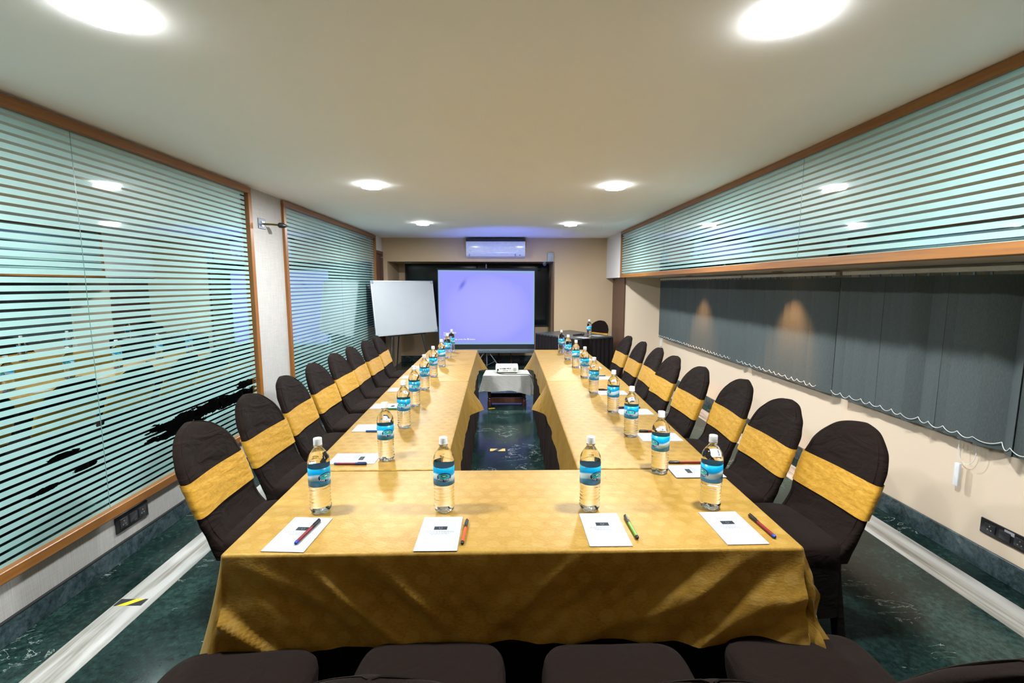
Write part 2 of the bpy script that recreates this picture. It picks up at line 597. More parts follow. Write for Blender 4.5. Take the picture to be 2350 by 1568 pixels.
# ------------------------------------------------------------------ the room
YE = 9.62                                   # back of the recess
bm = B((-3.0, YN - 0.1, -0.1), (3.2, YE + 0.2, 0.0)); struct('floor', bm, M['floor'])
bm = B((-3.0, YN - 0.1, CEIL), (3.2, YE + 0.2, CEIL + 0.1)); struct('ceiling', bm, M['ceiling'])

# marble strips let into the floor
bm = B((-1.935, YN, -0.004), (-1.752, 8.6, 0.0015)); struct('trim_1', bm, M['white_marble'])
bm = B((2.335, YN, -0.004), (2.535, 7.8, 0.0015)); struct('trim_2', bm, M['white_marble'])
bm = bmesh.new()
for y in (1.05, 3.1, 5.15, 7.2):
    box(bm, (XL, y, -0.004), (-1.935, y + 0.004, 0.001))
    box(bm, (2.535, y + .4, -0.004), (XR, y + .404, 0.001))
struct('trim_3', bm, M['mortar'])

# left wall: low wall, pillar, end wall, black backing added for the darkness behind the glass
T = 0.12
bm = bmesh.new()
box(bm, (XL - T, YN, 0), (XL, 8.2, 0.284))
box(bm, (XL - T, YN, 2.402), (XL, 8.2, CEIL))
box(bm, (XL - T, 4.212, 0.284), (XL, 4.812, 2.402))
box(bm, (XL - T, YN, 0.284), (XL, -0.55, 2.402))
struct('wall_left', bm, M['wallpaper'])
bm = bmesh.new()
box(bm, (XL - T, 8.2, 2.165), (XL, YE, CEIL))
box(bm, (XL - T, 8.67, 0), (XL, YE, 2.165))
struct('wall_left_end', bm, M['wall_white'])
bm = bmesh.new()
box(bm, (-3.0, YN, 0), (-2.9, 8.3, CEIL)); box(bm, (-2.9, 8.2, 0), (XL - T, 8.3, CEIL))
struct('wall_dark_backing', bm, M['void'])
bm = bmesh.new()
box(bm, (XL, YN, 0), (XL + 0.016, 8.2, 0.104), bev=0.002, seg=1)
struct('baseboard_left', bm, M['skirting'])
bm = B((XL, YN, 0.104), (XL + 0.017, 8.2, 0.109)); struct('trim_4', bm, M['black_matt'])

def left_window(name, y0, y1, joints):
    r = empty(name); r['kind'] = 'structure'
    z0, z1, w, d = 0.284, 2.402, 0.052, 0.028
    bm = bmesh.new()
    box(bm, (XL - 0.06, y0, z0), (XL + d, y1, z0 + w), bev=0.003, seg=1)
    box(bm, (XL - 0.06, y0, z1 - w), (XL + d, y1, z1), bev=0.003, seg=1)
    new_obj('window_frame', bm, M['wood'], r, False)
    for a in (y0, y1 - 0.05):
        bm = B((XL - 0.06, a, z0 + w), (XL + d, a + 0.05, z1 - w), 0.003, 1)
        new_obj('window_frame', bm, M['wood_z'], r, False)
    ys = [y0 + 0.05] + joints + [y1 - 0.05]
    for a, b in zip(ys[:-1], ys[1:]):
        bm = B((XL - 0.018, a + 0.002, z0 + w), (XL - 0.008, b - 0.002, z1 - w))
        new_obj('pane', bm, M['glass_left'], r, False)
    for j in joints:
        bm = B((XL - 0.019, j - 0.002, z0 + w), (XL - 0.0075, j + 0.002, z1 - w))
        new_obj('glass_edge', bm, M['glass_edge'], r, False)
left_window('window_1', -0.55, 4.212, [0.87, 2.543])
left_window('window_2', 4.812, 8.195, [6.51])

# door in the end of the left wall
d = empty('door_1'); d['kind'] = 'structure'
bm = bmesh.new()
box(bm, (XL - 0.06, 8.20, 0), (XL + 0.02, 8.25, 2.165)); box(bm, (XL - 0.06, 8.62, 0), (XL + 0.02, 8.67, 2.165)); box(bm, (XL - 0.06, 8.25, 2.115), (XL + 0.02, 8.62, 2.165))
new_obj('door_frame', bm, M['dark_wood'], d, False)
bm = B((XL - 0.05, 8.25, 0.01), (XL - 0.01, 8.62, 2.115)); new_obj('door_panel', bm, M['dark_wood'], d, False)
bm = bmesh.new(); tube(bm, [(XL - 0.01, 8.60, 2.06), (XL + 0.03, 8.60, 2.06), (XL + 0.03, 8.57, 2.06)], 0.008)
new_obj('door_catch', bm, M['alu'], d)

# back wall with its recess
RX0, RX1, RZ = -2.11, 0.92, 1.992
bm = bmesh.new()
box(bm, (XL, YB, RZ), (2.1, YB + 0.1, CEIL))
box(bm, (XL, YB, 0), (RX0, YE, RZ))
box(bm, (RX1, YB, 0), (2.1, YE, RZ))
box(bm, (RX0, YB + 0.1, RZ), (RX1, YE, RZ + 0.08))
box(bm, (RX0, YE, 0), (RX1, YE + 0.1, 0.74))
box(bm, (RX0, YE, 0.74), (-1.98, YE + 0.1, RZ))
struct('wall_back', bm, M['wall_tan'])
w = empty('window_3'); w['kind'] = 'structure'
bm = B((-1.98, YE + 0.005, 0.74), (RX1, YE + 0.05, RZ)); new_obj('pane', bm, M['night'], w, False)
bm = bmesh.new()
box(bm, (-1.98, YE - 0.02, 0.72), (RX1, YE + 0.03, 0.75)); box(bm, (-1.98, YE - 0.02, 0.75), (-1.945, YE + 0.03, RZ)); box(bm, (-0.55, YE - 0.02, 0.75), (-0.515, YE + 0.03, RZ)); box(bm, (RX1 - 0.035, YE - 0.02, 0.75), (RX1, YE + 0.03, RZ))
new_obj('window_frame', bm, M['black_matt'], w, False)
bm = B((RX1 - 0.012, YB - 0.004, 0.0), (RX1 + 0.012, YB + 0.03, RZ)); struct('trim_5', bm, M['dark_wood'])
bm = B((RX0, YE - 0.016, 0), (RX1, YE, 0.12)); struct('baseboard_back', bm, M['skirting'])
bm = B((RX1, YB - 0.016, 0), (2.03, YB, 0.12)); struct('baseboard_recess', bm, M['skirting'])

# right side: pier, wall, bulkhead
bm = B((2.03, 7.86, 0), (3.0, YE, SOFF)); struct('wall_pier', bm, M['wall_cream'])
bm = B((2.012, 7.845, 0), (2.03, YB, SOFF), 0.003, 1); struct('trim_6', bm, M['dark_wood'])
bm = B((XR, YN, 0), (XR + 0.12, 7.86, SOFF + 0.02)); struct('wall_right', bm, M['wall_cream'])
bm = B((XR - 0.016, YN, 0), (XR, 7.86, 0.125), 0.002, 1); struct('baseboard_right', bm, M['skirting'])
bm = bmesh.new()
box(bm, (XB + 0.03, YN, SOFF), (3.0, YB, SOFF + 0.02))
struct('ceiling_soffit', bm, M['soffit'])
bm = bmesh.new()
box(bm, (XB, 7.62, SOFF), (XB + 0.03, YB, CEIL))
struct('wall_bulkhead', bm, M['wall_white'])
bm = B((2.55, YN, SOFF + 0.02), (2.6, YB, CEIL)); struct('wall_behind_glass', bm, M['void'])  # near-black sheet added for the darkness behind the bulkhead glass
w = empty('window_4'); w['kind'] = 'structure'
bm = bmesh.new()
box(bm, (XB - 0.012, YN, SOFF - 0.004), (XB + 0.06, 7.62, SOFF + 0.045), bev=0.003, seg=1)
box(bm, (XB - 0.012, YN, 2.366), (XB + 0.06, 7.62, 2.412), bev=0.003, seg=1)
new_obj('window_frame', bm, M['wood'], w, False)
bm = B((XB - 0.012, 7.59, SOFF + 0.045), (XB + 0.06, 7.62, 2.366), 0.003, 1); new_obj('window_frame', bm, M['wood_z'], w, False)
js = [YN, 0.47, 3.045, 5.62, 7.59]
for a, b in zip(js[:-1], js[1:]):
    bm = B((XB + 0.010, a + 0.002, SOFF + 0.045), (XB + 0.020, b - 0.002, 2.366)); new_obj('pane', bm, M['glass_right'], w, False)
for j in js[1:-1]:
    bm = B((XB + 0.0095, j - 0.002, SOFF + 0.045), (XB + 0.021, j + 0.002, 2.366)); new_obj('glass_edge', bm, M['glass_edge'], w, False)

# wall behind the camera
bm = B((-3.0, YN - 0.1, 0), (3.2, YN, CEIL)); struct('wall_near', bm, M['wall_cream'])

# ------------------------------------------------------------------ ceiling lights
def ceiling_light():
    r = empty('ceiling_light')
    bm = bmesh.new()
    lathe(bm, [(0.084, 0.0), (0.085, -0.024), (0.0825, -0.029), (0.079, -0.029), (0.078, -0.020)], 48, cap0=False, cap1=False)
    new_obj('rim', bm, M['rim'], r)
    bm = bmesh.new()
    prof = [(0.079, -0.018), (0.078, -0.0262), (0.070, -0.0275), (0.054, -0.0282), (0.031, -0.0286), (0.010, -0.0287)]
    lathe(bm, prof, 48)
    new_obj('diffuser', bm, M['diffuser'], r)
    return remember(r)
LIGHTS = [(-1.215, 1.57, 'round ceiling light over the near left corner, cut by the top edge'),
          (0.90, 1.57, 'round ceiling light over the near right side of the cross table'),
          (-1.112, 4.115, 'round ceiling light over the middle of the left table row'),
          (0.95, 4.115, 'round ceiling light over the middle of the right table row'),
          (-1.10, 6.58, 'small far round ceiling light left of the air conditioner'),
          (0.93, 6.63, 'small far round ceiling light right of the air conditioner'),
          ]
proto = ceiling_light()
for i, (x, y, lb) in enumerate(LIGHTS):
    o = proto if i == 0 else copy_tree(proto)
    o.location = (x, y, CEIL)
    tag(o, lb, 'ceiling light', 'round ceiling lights')

# small warm downlights in the soffit
def downlight():
    r = empty('downlight')
    bm = bmesh.new()
    lathe(bm, [(0.045, 0.0), (0.045, -0.005), (0.032, -0.006), (0.030, 0.0)], 32, cap0=False, cap1=False)
    new_obj('rim', bm, M['brass'], r)
    bm = bmesh.new()
    lathe(bm, [(0.030, -0.001), (0.028, -0.004), (0.01, -0.005)], 24)
    new_obj('lens', bm, M['warm_lens'], r)
    L = bpy.data.lights.new('downlight_lamp', 'SPOT')
    L.energy = 95; L.color = (1.0, 0.44, 0.16); L.spot_size = math.radians(80); L.spot_blend = 0.8; L.shadow_soft_size = 0.03
    lo = bpy.data.objects.new('downlight_lamp', L); col.objects.link(lo); lo.parent = r; lo.location = (0, 0, -0.012)
    return remember(r)
proto = downlight()
for i, (x, y, lb) in enumerate([(2.36, 6.0, 'farther small warm downlight under the right bulkhead'), (2.40, 4.12, 'nearer small warm downlight under the right bulkhead')]):
    o = proto if i == 0 else copy_tree(proto)
    o.location = (x, y, SOFF)
    tag(o, lb, 'downlight', 'warm soffit downlights')

# ------------------------------------------------------------------ chairs
def chair_back_ring(z, grow=0.0, n=40, wob=0.0):
    """cross-section of the back at height z"""
    zt, zw = 0.952, 0.735
    if z <= zw:
        w = 0.205 + 0.018 * math.sin(min(1, (z - 0.40) / (zw - 0.40)) * PI / 2)
        t = 0.027
    else:
        f = (z - zw) / (zt - zw)
        w = 0.223 * math.sqrt(max(0.0, 1 - f ** 2.15))
        t = 0.027 * (1 - 0.35 * f ** 6) if f < 0.999 else 0.010
    w = max(w, 0.004)
    xc = -0.232 - 0.315 * (z - 0.46) - 0.05 * (z - 0.46) ** 2
    def fn(q, a):
        yy = q.y / 0.223
        q.x += 0.022 * yy * yy                       # gently dished
        if math.cos(a) > 0 and z < 0.565:
            q.x += 0.085 * ((0.565 - z) / 0.165) ** 2.2   # cover sweeps forward into the seat
        return q
    return sring(xc, 0, z, t + grow, w + grow, n, 3.2, fn)

def rough_up(bm, amp, sc, seed):
    bm.normal_update()
    for v in bm.verts:
        v.co += v.normal * amp * nz(v.co.x * sc + seed, v.co.y * sc, v.co.z * sc * 1.8)

def make_chair(seed=0):
    r = empty('banquet_chair')
    # seat cushion under its cover
    bm = bmesh.new()
    secs = [(0.385, .234, .214), (0.41, .240, .219), (0.445, .242, .220), (0.465, .240, .217), (0.477, .233, .210), (0.484, .215, .192), (0.488, .16, .14), (0.489, .06, .06)]
    loft(bm, [sring(0.030, 0, z, a, b, 56, 6.0) for z, a, b in secs])
    rough_up(bm, 0.004, 9, seed)
    new_obj('seat', bm, M['brown'], r, angle=1.2)
    # lower cover falling in folds
    bm = bmesh.new()
    rings = []
    for i in range(11):
        f = i / 10
        z = 0.395 - 0.235 * f
        def fn(q, a, f=f):
            k = 1 + f * (0.02 * math.sin(a * 9 + seed) + 0.03 * nz(math.cos(a) * 2, math.sin(a) * 2, seed + f))
            q.x = 0.0 + (q.x) * k; q.y *= k
            q.z += 0.02 * f * nz(math.cos(a) * 1.5, math.sin(a) * 1.5, 4 + seed)
            return q
        rings.append(sring(0.020, 0, z, 0.240 + 0.006 * f, 0.217 + 0.006 * f, 72, 5.0, fn))
    loft(bm, rings, cap0=True, cap1=False)
    new_obj('skirt', bm, M['cover_dark'], r, angle=1.2)
    # back
    bm = bmesh.new()
    zs = [0.40 + 0.335 * i / 24 for i in range(25)] + [0.735 + 0.217 * math.sin(PI / 2 * i / 22) for i in range(1, 23)]
    loft(bm, [chair_back_ring(z) for z in zs])
    rough_up(bm, 0.0045, 11, seed + 3)
    back = new_obj('backrest', bm, M['brown'], r, angle=1.2)
    # seam piping round the front edge of the back
    for sx in (1, -1):
        bm = bmesh.new()
        pts = []
        for z in zs[4:]:
            rg = chair_back_ring(z, 0.0)
            pts.append(rg[6 if sx > 0 else 34])
        tube(bm, pts, 0.0022, 5)
        new_obj('piping', bm, M['brown'], back)
    # gold sash
    bm = bmesh.new()
    rings = []
    n = 12
    for i in range(n + 1):
        z = 0.598 + 0.150 * i / n
        rg = chair_back_ring(z, 0.006, 64)
        out = []
        for k, q in enumerate(rg):
            a = 2 * PI * k / 64
            fo = 0.0035 * nz(q.y * 9 + seed, q.z * 26 + q.y * 12, 2 + seed) + 0.002 * math.sin(q.z * 160 + q.y * 30)
            edge = min(1, i / 2, (n - i) / 2)
            out.append(q + Vector((math.cos(a), math.sin(a) * 0.4, 0)) * fo * edge + Vector((0, 0, 0.004 * nz(q.y * 6, seed, 1))))
        rings.append(out)
    inner = lambda z: chair_back_ring(z, 0.001, 64)
    loft(bm, [inner(0.600)] + rings + [inner(0.746)], cap0=False, cap1=False)
    new_obj('sash', bm, M['sash'], r, angle=1.2)
    # covered legs
    for sx, sy in ((1, 1), (1, -1), (-1, 1), (-1, -1)):
        x0, y0 = 0.02 + sx * 0.185, sy * 0.175
        x1 = x0 + (0.012 if sx > 0 else -0.045)
        y1 = y0 + sy * 0.022
        bm = bmesh.new()
        loft(bm, [sring(x0 + (x1 - x0) * f, y0 + (y1 - y0) * f, 0.36 * (1 - f), 0.024 - 0.003 * f, 0.024 - 0.003 * f, 16, 4) for f in (0, 0.33, 0.66, 0.97, 1.0)])
        new_obj('leg', bm, M['cover_dark'], r, angle=1.2)
    return remember(r)

ORD = ['nearest', 'second', 'third', 'fourth', 'fifth', 'sixth', 'seventh', 'farthest']
def nth(i, n=8):
    return ORD[i] if i in (0, n - 1) else ORD[i] + ' from the camera'
protos = [make_chair(s) for s in (0, 1.7, 4.1)]
used = [False] * 3
def place_chair(k, x, y, rz, label, group):
    if not used[k]:
        o = protos[k]; used[k] = True
    else:
        o = copy_tree(protos[k])
    o.location = (x, y, 0.0)
    o.rotation_euler = (0, 0, rz)
    return tag(o, label, 'chair', group)

LEFT = [(-1.432, 2.12), (-1.472, 2.655), (-1.522, 3.225), (-1.541, 3.735), (-1.565, 4.27), (-1.573, 4.765), (-1.566, 5.25), (-1.585, 5.79)]
RIGHT = [(1.637, 2.03), (1.563, 2.49), (1.60, 3.05), (1.525, 3.51), (1.52, 4.06), (1.56, 4.62), (1.545, 5.11), (1.543, 5.68)]
TOPX = -0.397        # local x of the top of the back
SCX = lambda x: x
yaw_l = [0.03, -0.02, 0.04, 0.0, -0.03, 0.03, -0.02, 0.02]
yaw_r = [0.06, 0.0, -0.05, 0.02, 0.03, -0.03, 0.0, 0.03]
for i, (x, y) in enumerate(LEFT):
    place_chair(i % 3, x - TOPX, y, yaw_l[i], 'brown covered chair with gold sash along the left glass wall, %s' % nth(i), 'chairs along the left side of the tables')
for i, (x, y) in enumerate(RIGHT):
    place_chair((i + 1) % 3, x + TOPX, y, PI + yaw_r[i], 'brown covered chair with gold sash along the blinds, %s' % nth(i), 'chairs along the right side of the tables')
FRONT = [(-0.752, 1.318, 0.04, 'leftmost seat of the four at the near edge of the gold table'),
         (-0.215, 1.346, 0.0, 'second seat from left at the near edge, its back top just showing'),
         (0.328, 1.330, 0.0, 'third seat from the left at the near edge of the gold table'),
         (0.885, 1.360, -0.02, 'rightmost seat of the four at the near edge of the gold table')]
for i, (x, y, a, lb) in enumerate(FRONT):
    place_chair(i % 3, x, y - 0.272, PI / 2 + a, 'brown chair, ' + lb, 'chairs at the near edge of the cross table')
place_chair(2, 1.40, 7.93, -2.45, 'brown covered chair with gold sash behind the dark skirted corner desk', None)

# ------------------------------------------------------------------ tables, cloths, skirts
ZT = 0.76
def outline(quad, r=0.012, step=0.014, arc=7):
    """points round a convex quad: (pos2d, normal2d, edge index, t along edge, corner fraction or None)"""
    q = [Vector((p[0], p[1])) for p in quad]
    n = len(q)
    out = []
    nrm = []
    for i in range(n):
        d = (q[(i + 1) % n] - q[i]).normalized()
        nrm.append(Vector((d.y, -d.x)))          # outward for counter-clockwise order
    for i in range(n):
        a, b = q[i], q[(i + 1) % n]
        d = (b - a); L = d.length; d.normalize()
        m = max(2, int(L / step))
        for k in range(m + 1):
            t = (r + (L - 2 * r) * k / m) / L
            out.append((a + d * (t * L), nrm[i], i, t, None))
        n1 = nrm[(i + 1) % n]
        for k in range(1, arc):
            f = k / arc
            nn = (nrm[i] * (1 - f) + n1 * f).normalized()
            c = b - (nrm[i] + n1) * r
            out.append((c + nn * r * 1.0 + (nrm[i] + n1) * 0.0, nn, i, 1.0, f))
    return out

def make_cloth(name, quad, ztop, spec, mat, rings=26, seed=0.0):
    """spec(edge, t, pos) -> drop, flare, fold amplitude for a point on that edge"""
    pts = outline(quad)
    bm = bmesh.new()
    uvl = bm.loops.layers.uv.new('UVMap')
    r0 = 0.010
    prof = [(r0 * math.sin(a), -r0 * (1 - math.cos(a))) for a in (0, 0.4, 0.8, 1.2, PI / 2)]
    params = []
    for (p, nn, e, t, f) in pts:
        if f is None:
            params.append(spec(e, t, p))
        else:
            a = spec(e, 1.0, p); b = spec((e + 1) % 4, 0.0, p)
            params.append((a[0] * (1 - f) + b[0] * f, a[1] * (1 - f) + b[1] * f, a[2] or b[2]))
    V, UV = [], []
    for j in range(len(prof) + rings):
        row, urow = [], []
        for (p, nn, e, t, f), (drop, flare, amp) in zip(pts, params):
            if j < len(prof):
                k = min(1.0, drop / r0)
                off, dz = prof[j][0] - r0, prof[j][1] * k
                dist = off + r0
            else:
                v = (j - len(prof) + 1) / rings
                hang = max(0.0, drop - r0)
                off = flare * v ** 1.25
                dz = -min(r0, drop) - hang * v
                dist = r0 + hang * v
                if amp:
                    tang = Vector((-nn.y, nn.x))
                    s = p.dot(tang)
                    h = hang * v
                    off += amp(s, h, v, e) if callable(amp) else amp * v * nz(s * 7 + seed, h * 2.5, seed)
            row.append(bm.verts.new((p.x + nn.x * off, p.y + nn.y * off, ztop + dz)))
            urow.append((p.x + nn.x * dist, p.y + nn.y * dist))
        V.append(row); UV.append(urow)
    n = len(pts)
    top = bm.faces.new(V[0])
    for l, u in zip(top.loops, UV[0]):
        l[uvl].uv = u
    for j in range(len(V) - 1):
        for k in range(n):
            k2 = (k + 1) % n
            try:
                f = bm.faces.new((V[j][k2], V[j][k], V[j + 1][k], V[j + 1][k2]))
            except ValueError:
                continue
            for l, u in zip(f.loops, (UV[j][k2], UV[j][k], UV[j + 1][k], UV[j + 1][k2])):
                l[uvl].uv = u
    bmesh.ops.recalc_face_normals(bm, faces=bm.faces[:])
    return new_obj(name, bm, mat, None, True, 1.0)

# cross table cloth; edges: 0 front, 1 right end, 2 back, 3 left end
QX = [(-0.866, 1.354), (0.942, 1.362), (0.950, 2.005), (-0.868, 2.005)]
def ridge(x):
    return 1 - abs(x)
def front_folds(s, h, v, e):
    # long diagonal pulls running down towards the middle of the hem
    if e == 0:
        sl = min(1, max(0, (0.25 - s) / 0.5))           # left-hand weight
        out = 0
        for w, sg, sd in ((sl, 1, 3.0), (1 - sl, -1, 9.0)):
            if w <= 0: continue
            q = (s * sg) * 0.58 + h * 0.82 * -1
            p = (s * sg) * 0.82 + h * 0.58
            q = (s * sg) * 0.62 - h * 0.78
            a = nz(q * 10 + sd, p * 1.8, sd) * 0.034 + nz(q * 26 + sd, p * 3.5, sd + 2) * 0.011
            a += 0.018 * max(0.0, 1 - abs(nz(q * 6 + sd, p * 1.5, 5 + sd)) * 5)
            out += w * a
        return out * min(1, v * 2.2) + 0.006 * nz(s * 5, 0, 1) * v
    return 0.012 * v * nz(s * 9, h * 2, 7)
def spec_cross(e, t, p):
    if e == 0:
        c = abs(t - 0.5) * 2
        return (0.302 + 0.022 * c ** 4 - 0.012 * t, 0.002 + 0.070 * c ** 4, front_folds)
    if e in (1, 3):
        k = (1 - t) if e == 1 else t
        return (0.30 + 0.027 * k ** 6, 0.05 + 0.04 * k ** 4, front_folds)
    return (0.30, 0.01, front_folds)
o = make_cloth('tablecloth', QX, ZT, spec_cross, M['gold_plain'])
tag(o, 'shiny gold tablecloth hanging in front over the near cross table', 'tablecloth', 'gold tablecloths')

# long tables: edges 0 near end, 1 right side, 2 far end, 3 left side
LEGS = {
    'near_left': ([(-0.868, 2.003), (-0.260, 2.003), (-0.299, 3.918), (-0.920, 3.918)], 'r'),
    'far_left': ([(-0.922, 3.926), (-0.301, 3.926), (-0.327, 5.845), (-0.937, 5.845)], 'r'),
    'near_right': ([(0.328, 2.003), (0.952, 2.003), (1.020, 3.918), (0.363, 3.918)], 'l'),
    'far_right': ([(0.365, 3.926), (1.021, 3.926), (1.012, 5.845), (0.383, 5.845)], 'l'),
}
def soft(s, h, v, e):
    return 0.010 * v * nz(s * 8 + e, h * 3, 3) + 0.002 * v * nz(s * 21, h * 4, 8)
def leg_spec(inner, far):
    ie, oe = (1, 3) if inner == 'r' else (3, 1)
    def spec(e, t, p):
        if e == ie:
            k = t if ie == 1 else 1 - t               # 0 near .. 1 far
            fl = max(0.0, (k - 0.80) / 0.20)
            return (0.19 + 0.055 * fl ** 1.5 + 0.01 * math.sin(k * 9), 0.028 + 0.105 * fl ** 1.3, soft)
        if e == oe:
            return (0.10, 0.008, soft)
        if e == 2:
            return (0.20, 0.04, soft) if far else (0.004, 0.0, None)
        return (0.004, 0.0, None)
    return spec
CL = {'near_left': 'gold dotted tablecloth on the near half of the left table row',
      'far_left': 'gold dotted tablecloth on the far half of the left table row',
      'near_right': 'gold dotted tablecloth on the near half of the right table row',
      'far_right': 'gold dotted tablecloth on the far half of the right table row'}
for k, (q, inner) in LEGS.items():
    o = make_cloth('tablecloth', q, ZT + 0.003, leg_spec(inner, k.startswith('far')), M['gold_dots'], 16, len(k))
    tag(o, CL[k], 'tablecloth', 'gold tablecloths')

def pleated(bm, p0, p1, z0, z1, amp=0.012, wl=0.055, flare=0.02, seed=0.0, side=1):
    """pleated drop between two floor points"""
    a, b = Vector(p0), Vector(p1)
    d = b - a; L = d.length; d.normalize()
    nn = Vector((d.y, -d.x)) * side
    n = max(8, int(L / 0.008)); m = 10
    rows = []
    for j in range(m + 1):
        f = j / m
        row = []
        for i in range(n + 1):
            s = L * i / n
            ph = 2 * PI * s / wl + 1.2 * nz(s * 6, seed, 0)
            o = amp * (0.45 + 0.55 * f) * (abs(math.sin(ph / 2)) * 2 - 1) + flare * f + 0.010 * f * nz(s * 4 + seed, f * 2, 5)
            p = a + d * s + nn * o
            row.append(bm.verts.new((p.x, p.y, z0 + (z1 - z0) * f)))
        rows.append(row)
    for j in range(m):
        for i in range(n):
            bm.faces.new((rows[j][i], rows[j][i + 1], rows[j + 1][i + 1], rows[j + 1][i]))

def make_table(q, label, skirts, mat, inset=(0.955, 0.975)):
    cx = sum(p[0] for p in q) / 4; cy = sum(p[1] for p in q) / 4
    r = empty('banquet_table', (cx, cy, 0), 0, label, 'table', 'banquet tables under gold cloths')
    L = lambda p: (p[0] - cx, p[1] - cy)
    ins = lambda p, k: ((p[0] - cx) * k[0], (p[1] - cy) * k[1])
    bm = bmesh.new()
    lo = [bm.verts.new((*ins(p, (0.975, 0.992)), 0.73)) for p in q]
    hi = [bm.verts.new((*ins(p, (0.975, 0.992)), 0.7565)) for p in q]
    bm.faces.new(lo[::-1]); bm.faces.new(hi)
    for i in range(4):
        bm.faces.new((lo[i], lo[(i + 1) % 4], hi[(i + 1) % 4], hi[i]))
    new_obj('tabletop', bm, M['dark_wood'], r, False)
    for p in q:
        x, y = ins(p, (0.7, 0.7) if q is QX else (0.38, 0.9))
        bm = bmesh.new(); tube(bm, [(x, y, 0.0), (x, y, 0.732)], 0.016, 10)
        new_obj('leg', bm, M['grey_metal'], r)
    if skirts:
        bm = bmesh.new()
        for i, j in skirts:
            pleated(bm, ins(q[i], inset), ins(q[j], inset), 0.73, 0.012, seed=cx + i)
        new_obj('table_skirt', bm, mat, r, True, 1.2)
    return r
make_table(QX, 'near cross table under the shiny gold cloth', [(0, 1)], M['black_cloth'], (0.955, 0.80))  # front skirt added to keep the space below the hem dark
make_table(LEGS['near_left'][0], 'near table of the left row with brown pleated skirt under its gold cloth', [(1, 2)], M['skirt'])
make_table(LEGS['far_left'][0], 'far table of the left row with brown pleated skirt under its gold cloth', [(1, 2), (2, 3)], M['skirt'])
make_table(LEGS['near_right'][0], 'near table of the right row with brown pleated skirt under its gold cloth', [(3, 0)], M['skirt'])
make_table(LEGS['far_right'][0], 'far table of the right row with brown pleated skirt under its gold cloth', [(3, 0), (2, 3)], M['skirt'])

